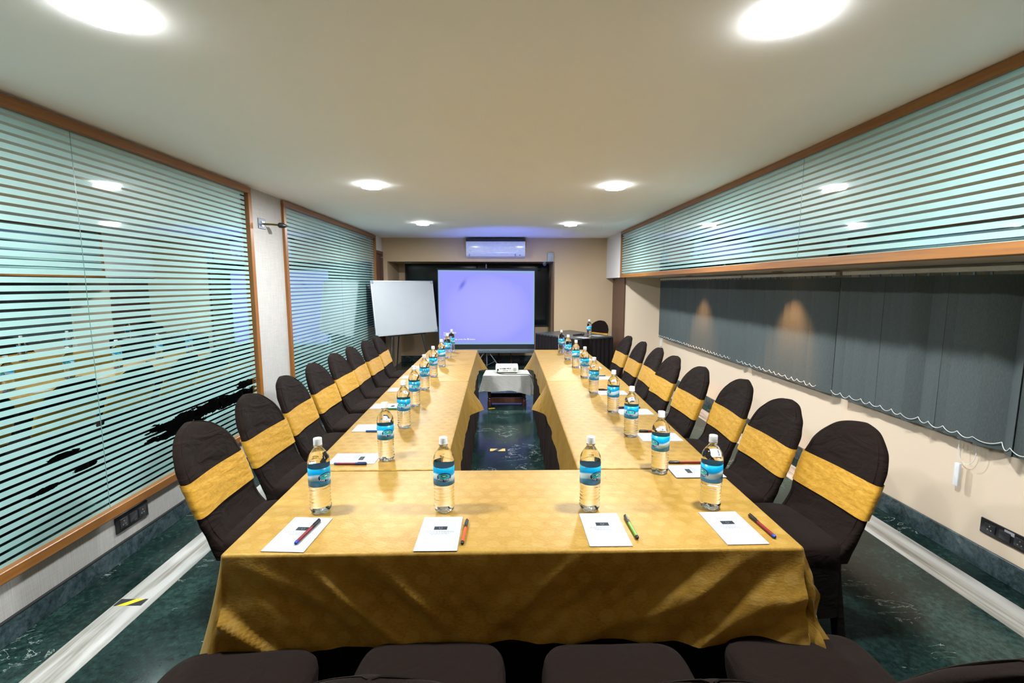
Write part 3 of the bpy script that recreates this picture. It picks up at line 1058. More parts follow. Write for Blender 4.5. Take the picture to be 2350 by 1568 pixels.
# ------------------------------------------------------------------ water bottles
def make_bottle():
    r = empty('water_bottle')
    bm = bmesh.new()
    prof = [(0.004, 0.006), (0.018, 0.004), (0.026, 0.0), (0.031, 0.002), (0.0352, 0.009), (0.0368, 0.018)]
    z = 0.022
    while z < 0.102:
        ph = (z - 0.022) / 0.0125
        body = 0.0370 - 0.0014 * math.sin((z - 0.02) / 0.082 * PI)
        prof.append((body + 0.0010 * math.cos(2 * PI * ph), z))
        z += 0.0031
    prof += [(0.0378, 0.1035), (0.0374, 0.106), (0.0374, 0.172), (0.0380, 0.175), (0.0381, 0.183), (0.0372, 0.187), (0.0376, 0.192), (0.0362, 0.199), (0.0360, 0.203), (0.0335, 0.210), (0.0285, 0.2195), (0.0225, 0.2285), (0.0165, 0.2365), (0.0136, 0.2405), (0.0132, 0.2445), (0.0155, 0.2455), (0.0155, 0.248), (0.0128, 0.249), (0.0128, 0.252)]
    R = lathe(bm, prof, 40)
    # petal foot and slanting squeeze ribs
    for v in bm.verts:
        a = math.atan2(v.co.y, v.co.x)
        if v.co.z < 0.012:
            v.co.z += 0.004 * (0.5 - 0.5 * math.cos(5 * a)) * min(1, math.hypot(v.co.x, v.co.y) / 0.03)
        if 0.02 < v.co.z < 0.102:
            v.co.z += 0.0035 * math.sin(a + 1.0)
        if 0.174 < v.co.z < 0.205:
            v.co.z += 0.0025 * math.sin(a - 0.5)
    new_obj('bottle_body', bm, M['water'], r, True, 1.2)
    bm = bmesh.new()
    lathe(bm, [(0.0376, 0.106), (0.0381, 0.1062), (0.0381, 0.1718), (0.0376, 0.172)], 48, cap0=False, cap1=False)
    lab = new_obj('bottle_label', bm, M['label'], r, True, 1.2)
    # printed oval
    bm = bmesh.new()
    def wrap(u, v, rad):
        a = u / 0.0381
        return (rad * math.cos(a), rad * math.sin(a), v)
    def oval(cu, cv, a, b, rad, mi, n=28, rows=4):
        rings = []
        for j in range(rows + 1):
            f = j / rows
            rings.append([bm.verts.new(wrap(cu + a * f * math.cos(2 * PI * k / n), cv + b * f * math.sin(2 * PI * k / n), rad)) for k in range(n)] if j else None)
        c = bm.verts.new(wrap(cu, cv, rad))
        for k in range(n):
            f = bm.faces.new((c, rings[1][k], rings[1][(k + 1) % n])); f.material_index = mi
            for j in range(1, rows):
                f = bm.faces.new((rings[j][k], rings[j + 1][k], rings[j + 1][(k + 1) % n], rings[j][(k + 1) % n])); f.material_index = mi
    oval(0, 0.139, 0.0265, 0.0165, 0.03822, 0)
    oval(0, 0.1412, 0.0212, 0.0108, 0.03840, 1)
    oval(0, 0.1438, 0.0125, 0.0046, 0.03855, 2)
    oval(0, 0.1438, 0.0070, 0.0014, 0.03865, 3)
    tm = text_mesh('Any Time', 0.0112, 'CENTER')
    base = len(bm.verts)
    tb = bmesh.new(); tb.from_mesh(tm)
    bmesh.ops.subdivide_edges(tb, edges=[e for e in tb.edges if e.calc_length() > 0.004], cuts=1)
    vm = {}
    for v in tb.verts:
        bend = 0.0035 * (v.co.x / 0.022) ** 2
        vm[v] = bm.verts.new(wrap(v.co.x, v.co.y + 0.1258 + bend, 0.03872))
    for f in tb.faces:
        try:
            nf = bm.faces.new([vm[v] for v in f.verts]); nf.material_index = 3
        except ValueError:
            pass
    tb.free()
    new_obj('label_logo', bm, [M['navy'], M['teal'], M['green_ink'], M['white_ink']], lab, False)
    bm = bmesh.new()
    n = 60
    rings = []
    for rad, z, kn in ((0.0142, 0.2495, 0), (0.0150, 0.2500, 1), (0.0150, 0.2545, 1), (0.0145, 0.2548, 0), (0.0147, 0.2560, 1), (0.0147, 0.2720, 1), (0.0138, 0.2742, 0), (0.0100, 0.2750, 0)):
        rings.append([bm.verts.new(((rad - (0.0004 * (k % 2) if kn else 0)) * math.cos(2 * PI * k / n), (rad - (0.0004 * (k % 2) if kn else 0)) * math.sin(2 * PI * k / n), z)) for k in range(n)])
    for i in range(len(rings) - 1):
        for k in range(n):
            bm.faces.new((rings[i][k], rings[i][(k + 1) % n], rings[i + 1][(k + 1) % n], rings[i + 1][k]))
    bm.faces.new(rings[0][::-1]); bm.faces.new(rings[-1])
    new_obj('bottle_cap', bm, M['cap'], r, True, 0.7)
    return remember(r)
bproto = make_bottle()
BOT = []
for i, (x, y, a, w) in enumerate([(-0.663, 1.63, -0.6, 'left end of the cross table, behind the leftmost notepad'),
                                  (-0.217, 1.632, -1.42, 'behind second notepad from left, cross table'),
                                  (0.313, 1.63, -1.05, 'behind third notepad from left, cross table'),
                                  (0.760, 1.637, -2.95, 'right end of the cross table, behind the rightmost notepad')]):
    BOT.append((x, y, ZT, a, w, 'water bottles on the cross table'))
LB = [(-0.549, 2.125, -1.05), (-0.569, 2.622, -1.65), (-0.600, 3.107, -1.15), (-0.616, 3.610, -1.35), (-0.622, 4.114, -2.0), (-0.617, 4.640, -2.6), (-0.623, 5.190, -0.9), (-0.632, 5.680, -1.5)]
RB = [(0.680, 1.962, -2.75), (0.684, 2.446, -1.95), (0.698, 2.922, -2.9), (0.676, 3.455, -1.8), (0.709, 4.052, -1.75), (0.708, 4.552, -0.8), (0.697, 5.035, -1.9), (0.689, 5.557, -2.2)]
def bnth(i):
    return 'nearest of its line' if i == 0 else ('farthest of its line' if i == 7 else ORD[i] + ' from the camera in its line')
for i, (x, y, a) in enumerate(LB):
    BOT.append((x, y, ZT + 0.003 if y > 2.02 else ZT, a, 'left table row, %s' % bnth(i), 'water bottles along the left row'))
for i, (x, y, a) in enumerate(RB):
    BOT.append((x, y, ZT + 0.003 if y > 2.045 else ZT, a, 'right table row, %s' % bnth(i), 'water bottles along the right row'))
BOT.append((1.33, 7.26, ZT + 0.002, -1.5, 'dark corner desk at the back', None))
for i, (x, y, z, a, w, g) in enumerate(BOT):
    o = bproto if i == 0 else copy_tree(bproto)
    o.location = (x, y, z + 0.0005)
    o.rotation_euler = (0, 0, a)
    tag(o, 'water bottle with blue label, ' + w, 'bottle', g)

# ------------------------------------------------------------------ notepads and pens
def make_pad():
    bm = bmesh.new()
    hx, hy = 0.0675, 0.107
    for k in range(3):
        box(bm, (-hx + 0.0004 * k, -hy - 0.0003 * k, 0.0006 * k), (hx + 0.0003 * k, hy - 0.0004 * k, 0.0006 * (k + 1) - 0.0001))
    z = 0.0019
    def rect(x0, y0, x1, y1, mi, zz=z):
        f = bm.faces.new([bm.verts.new(p) for p in ((x0, y0, zz), (x1, y0, zz), (x1, y1, zz), (x0, y1, zz))]); f.material_index = mi
    rect(-0.022, 0.018, 0.022, 0.040, 1)
    # small round mark on the dark block
    n = 16
    for k in range(n):
        if k in (3, 4): continue
        a, b = 2 * PI * k / n, 2 * PI * (k + 1) / n
        f = bm.faces.new([bm.verts.new((0.029 * 0 + rr * math.cos(t), 0.0295 + rr * math.sin(t), z + 0.0001)) for rr, t in ((0.0042, a), (0.0060, a), (0.0060, b), (0.0042, b))]); f.material_index = 3
    for yy, w in ((0.0075, 0.046), (0.0015, 0.047), (-0.0045, 0.033), (-0.0105, 0.027)):
        x = -w
        rr = random.Random(int(w * 1000))
        while x < w:
            l = rr.uniform(0.004, 0.010)
            rect(x, yy, min(w, x + l), yy + 0.0022, 2)
            x += l + 0.0022
    return new_obj('notepad', bm, [M['paper'], M['logo'], M['greyprint'], M['logomark']], None, False)
pad0 = make_pad()
PADS = [(-0.676, 1.474, -0.06, 'notepad at the left end of the cross table, red pen lying on it', 'notepads on the cross table'),
        (-0.213, 1.470, 0.0, 'notepad on the cross table with an orange pen along its right edge', 'notepads on the cross table'),
        (0.336, 1.487, 0.0, 'notepad on the cross table beside the green pen', 'notepads on the cross table'),
        (0.770, 1.490, 0.02, 'notepad at the right end of the cross table, red pen beside it', 'notepads on the cross table')]
LP = [(-0.698, 2.141, 0), (-0.742, 2.618, 0.02), (-0.775, 3.10, -0.03), (-0.783, 3.60, 0.0), (-0.792, 4.11, 0.02), (-0.79, 4.61, 0.0), (-0.775, 5.03, 0.0), (-0.77, 5.68, 0.02)]
RP = [(0.838, 1.962, 0.0), (0.834, 2.428, 0.0), (0.838, 2.93, 0.02), (0.818, 3.465, 0.0), (0.845, 4.03, 0.0), (0.85, 4.56, 0.0), (0.85, 5.05, 0.0), (0.85, 5.60, 0.0)]
for i, (x, y, a) in enumerate(LP):
    PADS.append((x, y, -PI / 2 + a, 'white notepad on the left table row, %s' % bnth(i), 'notepads along the left row'))
for i, (x, y, a) in enumerate(RP):
    PADS.append((x, y, PI / 2 + a, 'white notepad on the right table row, %s' % bnth(i), 'notepads along the right row'))
PADS.append((1.22, 7.18, 0.55, 'white notepad lying left of the bottle on the dark corner desk', None))
PADS.append((1.50, 7.46, 0.5, 'white notepad lying right of the bottle on the dark corner desk', None))
for i, (x, y, a, lb, g) in enumerate(PADS):
    o = pad0 if i == 0 else pad0.copy()
    if i: col.objects.link(o)
    z = ZT + (0.003 if (y > 2.05 and x < 1.1) else 0.0008) + (0.0015 if x > 1.1 else 0)
    if 1.85 < y < 2.08 and x > 0.7: z = ZT + 0.0035
    o.location = (x, y, z); o.rotation_euler = (0, 0, a)
    tag(o, lb, 'notepad', g)

def make_pen():
    r = empty('pen')
    bm = bmesh.new(); tube(bm, [(-0.062, 0, 0.0058), (0.028, 0, 0.0058)], 0.0054, 10); new_obj('barrel', bm, M['pen_red'], r)
    bm = bmesh.new(); tube(bm, [(0.024, 0, 0.006), (0.072, 0, 0.006), (0.075, 0, 0.006)], [0.0060, 0.0060, 0.0046], 10)
    box(bm, (0.034, -0.0017, 0.0122), (0.072, 0.0017, 0.0136))
    box(bm, (0.066, -0.0017, 0.0105), (0.072, 0.0017, 0.0136)); new_obj('cap', bm, M['pen_black'], r)
    bm = bmesh.new(); tube(bm, [(-0.062, 0, 0.0058), (-0.070, 0, 0.0058), (-0.0735, 0, 0.0058)], [0.0057, 0.0057, 0.0036], 10); new_obj('end_plug', bm, M['pen_blue'], r)
    return r
def pen(x, y, a, barrel, cap, plug, lb, z=None, g=None):
    r = make_pen()
    for c in kids(r):
        s = c.name.split('.')[0]
        c.data.materials[0] = M['pen_' + {'barrel': barrel, 'cap': cap, 'end_plug': plug}[s]]
    r.location = (x, y, (ZT + 0.001) if z is None else z)
    r.rotation_euler = (0, 0, a)
    tag(r, lb, 'pen', g)
pen(-0.647, 1.475, 1.44, 'red', 'black', 'tipblue', 'red pen with black cap lying across the leftmost notepad', ZT + 0.0030)
pen(-0.130, 1.468, 1.54, 'orange', 'black', 'black', 'bright orange pen with black ends on the cross table')
pen(0.428, 1.490, 1.59, 'green', 'black', 'black', 'green pen with black ends on the cross table')
pen(0.872, 1.488, 1.62, 'red', 'black', 'tipblue', 'red pen with blue end right of the rightmost notepad')
LPEN = [('maroon', 'darkblue', 'blue', 0.07), ('blue', 'darkblue', 'blue', 0.07), ('dgreen', 'green', 'black', 0.08), ('darkblue', 'darkblue', 'blue', 0.07), ('darkblue', 'darkblue', 'black', 0.07), ('red', 'red', 'black', 0.07), ('red', 'black', 'red', 0.07), ('blue', 'black', 'blue', 0.07)]
LN = {'maroon': 'maroon and blue', 'blue': 'blue', 'dgreen': 'green', 'darkblue': 'dark blue', 'red': 'red', 'teal_pen': 'dark teal', 'orange': 'orange'}
for i, ((x, y, a), (b, c, p, dy)) in enumerate(zip(LP, LPEN)):
    pen(x + 0.02 + (0.03 if i else -0.02), y - dy - 0.006, 0.02 * ((i % 3) - 1), b, c, p, '%s pen beside left row notepad, %s' % (LN[b], bnth(i)), ZT + 0.0035, 'pens along the left row')
RPEN = [('red', 'black', 'red'), ('red', 'black', 'black'), ('blue', 'darkblue', 'blue'), ('red', 'black', 'red'), ('teal_pen', 'black', 'teal_pen'), ('darkblue', 'black', 'blue'), ('darkblue', 'black', 'blue'), ('blue', 'black', 'blue')]
for i, ((x, y, a), (b, c, p)) in enumerate(zip(RP, RPEN)):
    pen(x - 0.01, y + 0.086 + (0.004 if i == 0 else 0), PI + 0.02 * ((i % 3) - 1), b, c, p, '%s pen beyond right row notepad, %s' % (LN[b], bnth(i)), ZT + 0.0035, 'pens along the right row')

# ------------------------------------------------------------------ projector on its low table
r = empty('low_table', (0.04, 6.12, 0), 0, 'low dark wooden stool table under the white cloth between the table rows', 'table')
for sx in (-1, 1):
    for sy in (-1, 1):
        bm = bmesh.new()
        x, y = sx * 0.228, sy * 0.13
        lathe(bm, [(0.024, 0), (0.024, 0.07), (0.016, 0.085), (0.026, 0.10), (0.016, 0.115), (0.021, 0.17), (0.024, 0.23), (0.016, 0.25), (0.026, 0.262), (0.022, 0.28), (0.026, 0.29), (0.026, 0.395)], 16, (x, y, 0))
        new_obj('leg', bm, M['stool_wood'], r)
for y in (-0.13, 0.13):
    bm = B((-0.21, y - 0.013, 0.045), (0.21, y + 0.013, 0.115), 0.004, 1); new_obj('stretcher', bm, M['stool_wood'], r, False)
    bm = B((-0.21, y - 0.012, 0.30), (0.21, y + 0.012, 0.39), 0.004, 1); new_obj('apron', bm, M['stool_wood'], r, False)
for x in (-0.228, 0.228):
    bm = B((x - 0.013, -0.11, 0.045), (x + 0.013, 0.11, 0.115), 0.004, 1); new_obj('stretcher', bm, M['stool_wood'], r, False)
bm = B((-0.27, -0.18, 0.392), (0.27, 0.18, 0.416), 0.006); new_obj('tabletop', bm, M['stool_wood'], r, False)
q = [(-0.27, 5.925), (0.352, 5.925), (0.325, 6.32), (-0.245, 6.32)]
def white_folds(s, h, v, e):
    return 0.022 * v * nz(s * 7 + e * 3, h * 2, 11) + 0.008 * v * nz(s * 19, h * 3, 4)
def spec_white(e, t, p):
    c = (abs(t - 0.5) * 2) ** 4
    if e == 0:
        return (0.195 + 0.05 * t ** 3 + 0.01 * math.sin(t * 8), 0.03 + 0.02 * c, white_folds)
    return (0.20 + 0.02 * c, 0.03 + 0.03 * c, white_folds)
o = make_cloth('cover_cloth', q, 0.421, spec_white, M['white_cloth'], 14, 2.0)
tag(o, 'crumpled white cloth draped over the low projector table', 'cloth')

r = empty('projector', (0.042, 6.17, 0.4225), 0, 'white data projector on the low cloth-covered table', 'projector')
bm = B((-0.150, -0.115, 0.010), (0.150, 0.115, 0.093), 0.012, 3)
for v in bm.verts:
    if v.co.z > 0.05: v.co.x *= 0.985; v.co.y *= 0.985
new_obj('body', bm, M['proj_white'], r, True, 0.5)
bm = bmesh.new()
for x, z, w, h in ((-0.118, 0.047, 0.018, 0.026), (-0.085, 0.062, 0.012, 0.010), (-0.066, 0.062, 0.010, 0.008), (-0.048, 0.062, 0.012, 0.010), (-0.028, 0.062, 0.024, 0.011), (0.0, 0.064, 0.010, 0.008), (0.018, 0.064, 0.022, 0.009), (0.044, 0.064, 0.014, 0.009),
                   (-0.040, 0.040, 0.007, 0.007), (-0.025, 0.040, 0.007, 0.007), (0.0, 0.034, 0.009, 0.009)):
    box(bm, (x - w / 2, -0.1165, z - h / 2), (x + w / 2, -0.110, z + h / 2))
new_obj('ports', bm, M['black'], r, False)
bm = bmesh.new()
for k in range(5):
    lathe(bm, [(0.004 + 0.004 * k, 0), (0.006 + 0.004 * k, 0.0)], 20, cap0=False, cap1=False)
for v in bm.verts:
    v.co = Vector((0.103 + v.co.x, -0.1165, 0.048 + v.co.y))
new_obj('speaker_grille', bm, M['grey_plastic'], r, False)
bm = bmesh.new()
box(bm, (0.045, -0.02, 0.0925), (0.075, 0.015, 0.0945)); box(bm, (-0.01, -0.03, 0.0925), (0.03, -0.01, 0.0940))
new_obj('button_pad', bm, M['pen_blue'], r, False)
bm = bmesh.new()
lathe(bm, [(0.030, 0), (0.030, 0.022), (0.022, 0.022), (0.020, 0.012)], 24)
for v in bm.verts:
    v.co = Vector((-0.07 + v.co.x, 0.112 + v.co.z, 0.052 + v.co.y))
new_obj('lens', bm, M['black'], r)
for x, y in ((-0.12, -0.09), (0.12, -0.09), (0.0, 0.09)):
    bm = bmesh.new(); lathe(bm, [(0.010, 0.0), (0.010, 0.012)], 12, (x, y, 0)); new_obj('foot', bm, M['black'], r)
# blue spot added at the lens, aimed up to tint the ceiling
L = bpy.data.lights.new('ceiling_tint_spot', 'SPOT')
L.energy = 170; L.color = (0.10, 0.17, 1.0); L.spot_size = math.radians(62); L.spot_blend = 1.0; L.shadow_soft_size = 0.02
lo = bpy.data.objects.new('ceiling_tint_spot', L); col.objects.link(lo); lo.parent = r
lo.location = (-0.07, 0.15, 0.06)
lo.rotation_euler = (Vector((0.05, 1.9, 2.0)) * -1).to_track_quat('Z', 'Y').to_euler()

bm = bmesh.new()
pts = [(-0.083, 6.052, 0.463), (-0.08, 6.035, 0.435), (-0.05, 6.005, 0.426), (0.02, 5.975, 0.425), (0.12, 5.965, 0.426), (0.22, 5.958, 0.428), (0.295, 5.950, 0.428), (0.350, 5.925, 0.420), (0.388, 5.905, 0.37), (0.402, 5.895, 0.28), (0.408, 5.90, 0.15), (0.412, 5.92, 0.03), (0.43, 5.99, 0.006), (0.45, 6.2, 0.006), (0.46, 6.6, 0.006)]
sm = []
P = [Vector(p) for p in pts]
for i in range(len(P) - 1):
    a, b, c, d = P[max(0, i - 1)], P[i], P[i + 1], P[min(len(P) - 1, i + 2)]
    for k in range(5):
        t = k / 5
        sm.append(0.5 * ((2 * b) + (c - a) * t + (2 * a - 5 * b + 4 * c - d) * t * t + (3 * b - 3 * c + d - a) * t ** 3))
sm.append(P[-1])
tube(bm, sm, 0.0042, 8)
tag(new_obj('projector_cable', bm, M['black']), 'black cable running from the projector over the white cloth to the floor', 'cable')

# ------------------------------------------------------------------ projection screen
SY = 8.76
r = empty('projection_screen', (-0.32, SY, 0), 0, 'portable tripod projection screen showing a blue no-signal image', 'screen')
ox = -0.32
sx0, sx1, sz0, sz1 = -1.205 - ox, 0.573 - ox, 0.463, 1.842
bm = B((sx0 - 0.014, -0.004, sz0 - 0.105), (sx1 + 0.010, 0.0, sz1 + 0.02)); new_obj('screen_fabric', bm, M['black_matt'], r, False)
bm = bmesh.new()
vs = [bm.verts.new(p) for p in ((sx0, -0.006, sz0), (sx1, -0.006, sz0), (sx1, -0.006, sz1 - 0.018), (sx0, -0.006, sz1))]
f = bm.faces.new(vs)
ex = bmesh.ops.extrude_face_region(bm, geom=[f]); 
for v in [g for g in ex['geom'] if isinstance(g, bmesh.types.BMVert)]: v.co.y += 0.002
new_obj('border', bm, M['screen_border'], r, False)
bm = bmesh.new()
vs = [bm.verts.new(p) for p in ((sx0 + 0.030, -0.010, sz0 + 0.045), (sx1 - 0.040, -0.010, sz0 + 0.045), (sx1 - 0.030, -0.010, sz1 - 0.058), (sx0 + 0.022, -0.010, sz1 - 0.026))]
f = bm.faces.new(vs)
ex = bmesh.ops.extrude_face_region(bm, geom=[f])
for v in [g for g in ex['geom'] if isinstance(g, bmesh.types.BMVert)]: v.co.y += 0.003
for v in bm.verts: v.co.x += ox
io = new_obj('projected_image', bm, M['image'], r, False); io.location = (-ox, 0, 0)
bm = bmesh.new()
for body, zz in (('Source: HDMI', 0.668), ('No Signal', 0.628), ('To display Help, press the \u25c9 button', 0.549)):
    parts = body.split('\u25c9')
    x = sx0 + 0.085
    for i, ptx in enumerate(parts):
        tm = text_mesh(ptx.rstrip() if i == 0 else ptx.strip(), 0.040)
        mx = max(v.co.x for v in tm.vertices)
        vm = [bm.verts.new((x + v.co.x, -0.0125, zz + v.co.y)) for v in tm.vertices]
        for p in tm.polygons:
            try: bm.faces.new([vm[k] for k in p.vertices])
            except ValueError: pass
        x += mx + 0.016
        if i == 0 and len(parts) > 1:
            c = x + 0.016
            for r0, r1 in ((0.0, 0.006), (0.011, 0.016)):
                for k in range(16):
                    a, b = 2 * PI * k / 16, 2 * PI * (k + 1) / 16
                    ring = [(r1, a), (r1, b)] + ([(r0, b), (r0, a)] if r0 else [(0, 0)])
                    bm.faces.new([bm.verts.new((c + q0 * math.cos(t), -0.0125, zz + 0.014 + q0 * math.sin(t))) for q0, t in ring])
            x += 0.042
new_obj('screen_lettering', bm, M['screen_text'], r, False)
bm = B((sx0 - 0.02, -0.03, 0.300), (sx1 + 0.02, 0.045, 0.372), 0.008); new_obj('case', bm, M['grey_metal'], r, True, 0.5)
bm = bmesh.new(); tube(bm, [(sx0 - 0.03, 0.0, sz1 + 0.028), (sx1 + 0.10, 0.0, sz1 + 0.020)], 0.009, 8); new_obj('top_bar', bm, M['black'], r)
bm = bmesh.new(); tube(bm, [(0.0, 0.02, sz1 + 0.11), (0.0, 0.0, sz1 + 0.10), (0.0, -0.012, sz1 + 0.075), (0.0, 0.0, sz1 + 0.03)], 0.006, 6); new_obj('hook', bm, M['steel'], r)
bm = bmesh.new(); tube(bm, [(0.0, 0.06, 0.03), (0.0, 0.06, sz1 + 0.10)], 0.013, 10); new_obj('pole', bm, M['grey_metal'], r)
for x, y in ((-0.26, -0.12), (0.26, -0.12), (0.0, 0.36)):
    bm = bmesh.new(); tube(bm, [(0.0, 0.06, 0.36), (x, 0.06 + y, 0.012)], 0.009, 8)
    tube(bm, [(0.0, 0.06, 0.05), (x * 0.62, 0.06 + y * 0.62, 0.145)], 0.005, 6)
    new_obj('leg', bm, M['grey_metal'], r)

# second wooden-legged stand behind the screen
r = empty('folded_easel', (0.08, 9.15, 0), 0, 'brown wooden easel legs standing behind the projection screen', 'easel')
for x0, x1, y in ((0.0, 0.07, 0.0), (-0.35, -0.46, 0.0), (-0.18, -0.18, 0.25)):
    bm = bmesh.new(); tube(bm, [(x0, 0.02, 1.2), (x1, y, 0.008)], 0.012, 6); new_obj('leg', bm, M['dark_wood'], r)
bm = B((-0.40, 0.005, 0.80), (0.05, 0.035, 0.83)); new_obj('rail', bm, M['dark_wood'], r, False)

# ------------------------------------------------------------------ whiteboard on its easel
ya, le = 0.768, 0.139
Nn = Vector((math.sin(ya), -math.cos(ya), 0)); Rt = Vector((math.cos(ya), math.sin(ya), 0))
Up = Vector((0, 0, 1)) * math.cos(le) - Nn * math.sin(le)
Fn = Rt.cross(Up) * 1.0
Fn = Up.cross(Rt) * -1 if Up.cross(Rt).dot(Nn) < 0 else Up.cross(Rt)
MW = Matrix(((Rt.x, Fn.x, Up.x, -1.646), (Rt.y, Fn.y, Up.y, 7.932), (Rt.z, Fn.z, Up.z, 1.194), (0, 0, 0, 1)))
r = empty('whiteboard', (0, 0, 0), 0, 'white writing board with metal edge leaning on an easel stand, left of the screen', 'whiteboard')
r.matrix_world = MW
W, H = 0.6, 0.45
sgn = 1.0
bm = B((-W, -0.008, -H), (W, 0.008, H)); new_obj('writing_surface', bm, M['board'], r, False)
bm = bmesh.new()
for lo, hi in (((-W, -0.011, -H), (W, 0.011, -H + 0.016)), ((-W, -0.011, H - 0.016), (W, 0.011, H)), ((-W, -0.011, -H + 0.016), (-W + 0.016, 0.011, H - 0.016)), ((W - 0.016, -0.011, -H + 0.016), (W, 0.011, H - 0.016))):
    box(bm, lo, hi, bev=0.002, seg=1)
new_obj('edge_frame', bm, M['alu'], r, False)
for sx in (-1, 1):
    for sz in (-1, 1):
        bm = B((min(sx * W, sx * (W - 0.05)) - 0.003, -0.014, min(sz * H, sz * (H - 0.05)) - 0.003), (max(sx * W, sx * (W - 0.05)) + 0.003, 0.014, max(sz * H, sz * (H - 0.05)) + 0.003), 0.008)
        new_obj('corner_cap', bm, M['cap_grey'], r, True, 0.5)
back = -Fn
C0 = Vector((-1.646, 7.932, 1.194))
r2 = empty('easel_stand', (-1.646, 7.932, 0), 0, 'black metal easel stand carrying the whiteboard', 'easel')
def Lc(v): return Vector(v) - Vector((-1.646, 7.932, 0))
bot = C0 - Up * 0.45
for s, fx in ((-1, -0.40), (1, 0.42)):
    p0 = C0 + Rt * (s * 0.15) + Up * 0.40 - Nn * 0.03
    p1 = bot + Rt * (s * 0.29) - Nn * 0.03 - Up * 0.02
    p2 = p1 + (p1 - p0).normalized() * 0.71
    f = (p2.z - 0.008) / (p0.z - p2.z) if p0.z != p2.z else 0
    p2 = p0 + (p1 - p0) * ((p0.z - 0.010) / (p0.z - p1.z))
    bm = bmesh.new(); tube(bm, [Lc(p0), Lc(p2)], 0.011, 8); new_obj('leg', bm, M['black'], r2)
pa = C0 + Up * 0.40 - Nn * 0.03
pb = Vector((pa.x, pa.y, 0)) - Nn * 0.26
pb.z = 0.010
bm = bmesh.new(); tube(bm, [Lc(pa), Lc(pb)], 0.011, 8); new_obj('leg', bm, M['black'], r2)
bm = bmesh.new()
tube(bm, [Lc(bot - Rt * 0.36 - Up * 0.012 - Nn * 0.02), Lc(bot + Rt * 0.36 - Up * 0.012 - Nn * 0.02)], 0.010, 8)
for s in (-1, 1):
    tube(bm, [Lc(bot + Rt * 0.29 * s - Up * 0.012 - Nn * 0.02), Lc(bot + Rt * 0.29 * s - Up * 0.012 + Nn * 0.025)], 0.008, 8)
new_obj('board_rest', bm, M['black'], r2)

# ------------------------------------------------------------------ corner desk
QD = [(1.083, 7.05), (1.748, 7.40), (1.20, 8.46), (0.532, 7.94)]
dcx, dcy = 1.14, 7.72
r = empty('corner_desk', (dcx, dcy, 0), 0, 'dark desk with black pleated skirt at the far right of the room', 'desk')
bm = bmesh.new()
loq = [bm.verts.new((p[0] - dcx, p[1] - dcy, 0.735)) for p in QD]; hiq = [bm.verts.new((p[0] - dcx, p[1] - dcy, 0.7605)) for p in QD]
bm.faces.new(loq[::-1]); bm.faces.new(hiq)
for i in range(4): bm.faces.new((loq[i], loq[(i + 1) % 4], hiq[(i + 1) % 4], hiq[i]))
bmesh.ops.bevel(bm, geom=bm.edges[:], offset=0.006, segments=2, affect='EDGES')
new_obj('desktop', bm, M['desk_top'], r, True, 0.5)
for i in range(4):
    x, y = (QD[i][0] - dcx) * 0.84, (QD[i][1] - dcy) * 0.84
    bm = bmesh.new(); tube(bm, [(x, y, 0), (x, y, 0.736)], 0.02, 8); new_obj('leg', bm, M['black'], r)
bm = bmesh.new()
for i, j in ((0, 1), (3, 0)):
    a = (QD[i][0] - dcx, QD[i][1] - dcy); b = (QD[j][0] - dcx, QD[j][1] - dcy)
    pleated(bm, (a[0] * 0.99, a[1] * 0.99), (b[0] * 0.99, b[1] * 0.99), 0.755, 0.012, 0.010, 0.085, 0.012, i)
new_obj('desk_skirt', bm, M['black_cloth'], r, True, 1.2)

r = empty('microphone', (1.20, 7.44, 0.7625), 0.5, 'black handheld microphone lying on the corner desk beside the bottle', 'microphone')
bm = bmesh.new(); tube(bm, [(-0.11, 0, 0.017), (0.05, 0, 0.020)], [0.012, 0.017], 12); new_obj('handle', bm, M['black'], r)
bm = bmesh.new(); tube(bm, [(0.05, 0, 0.022), (0.058, 0, 0.024), (0.08, 0, 0.025), (0.098, 0, 0.025), (0.108, 0, 0.025)], [0.018, 0.023, 0.025, 0.020, 0.008], 14); new_obj('grille', bm, M['ac_dark'], r)

# ------------------------------------------------------------------ things on the back wall
r = empty('air_conditioner', (-0.138, YB, 2.06), 0, 'white split air conditioner on the back wall above the screen', 'air conditioner')
hw = 0.525
bm = bmesh.new()
prof = [(0.0, 0.0), (-0.085, 0.002), (-0.150, 0.022), (-0.185, 0.060), (-0.200, 0.085), (-0.205, 0.20), (-0.200, 0.268), (-0.185, 0.280), (0.0, 0.280)]
A = [bm.verts.new((-hw, y, z)) for y, z in prof]; Bv = [bm.verts.new((hw, y, z)) for y, z in prof]
bm.faces.new(A); bm.faces.new(Bv[::-1])
for i in range(len(prof)):
    j = (i + 1) % len(prof)
    bm.faces.new((A[i], Bv[i], Bv[j], A[j]))
bmesh.ops.recalc_face_normals(bm, faces=bm.faces[:])
new_obj('body', bm, M['ac_white'], r, True, 0.5)
bm = B((-hw + 0.006, -0.210, 0.083), (hw - 0.006, -0.200, 0.274), 0.006); new_obj('front_panel', bm, M['ac_white'], r, True, 0.5)
bm = bmesh.new()
box(bm, (-hw, -0.20, 0.280), (hw, -0.01, 0.322))
for k in range(16): box(bm, (-hw + 0.02, -0.19 + 0.011 * k, 0.322), (hw - 0.02, -0.185 + 0.011 * k, 0.330))
for x in (-hw, -0.18, 0.18, hw - 0.01): box(bm, (x, -0.203, 0.282), (x + 0.01, -0.01, 0.336))
new_obj('top_grille', bm, M['ac_dark'], r, False)
bm = bmesh.new()
p0, p1 = Vector((0, -0.153, 0.020)), Vector((0, -0.188, 0.058))
vs = [bm.verts.new((x, p.y + o2, p.z)) for x in (-hw + 0.06, hw - 0.18) for p in (p0, p1) for o2 in (-0.006, 0.004)]
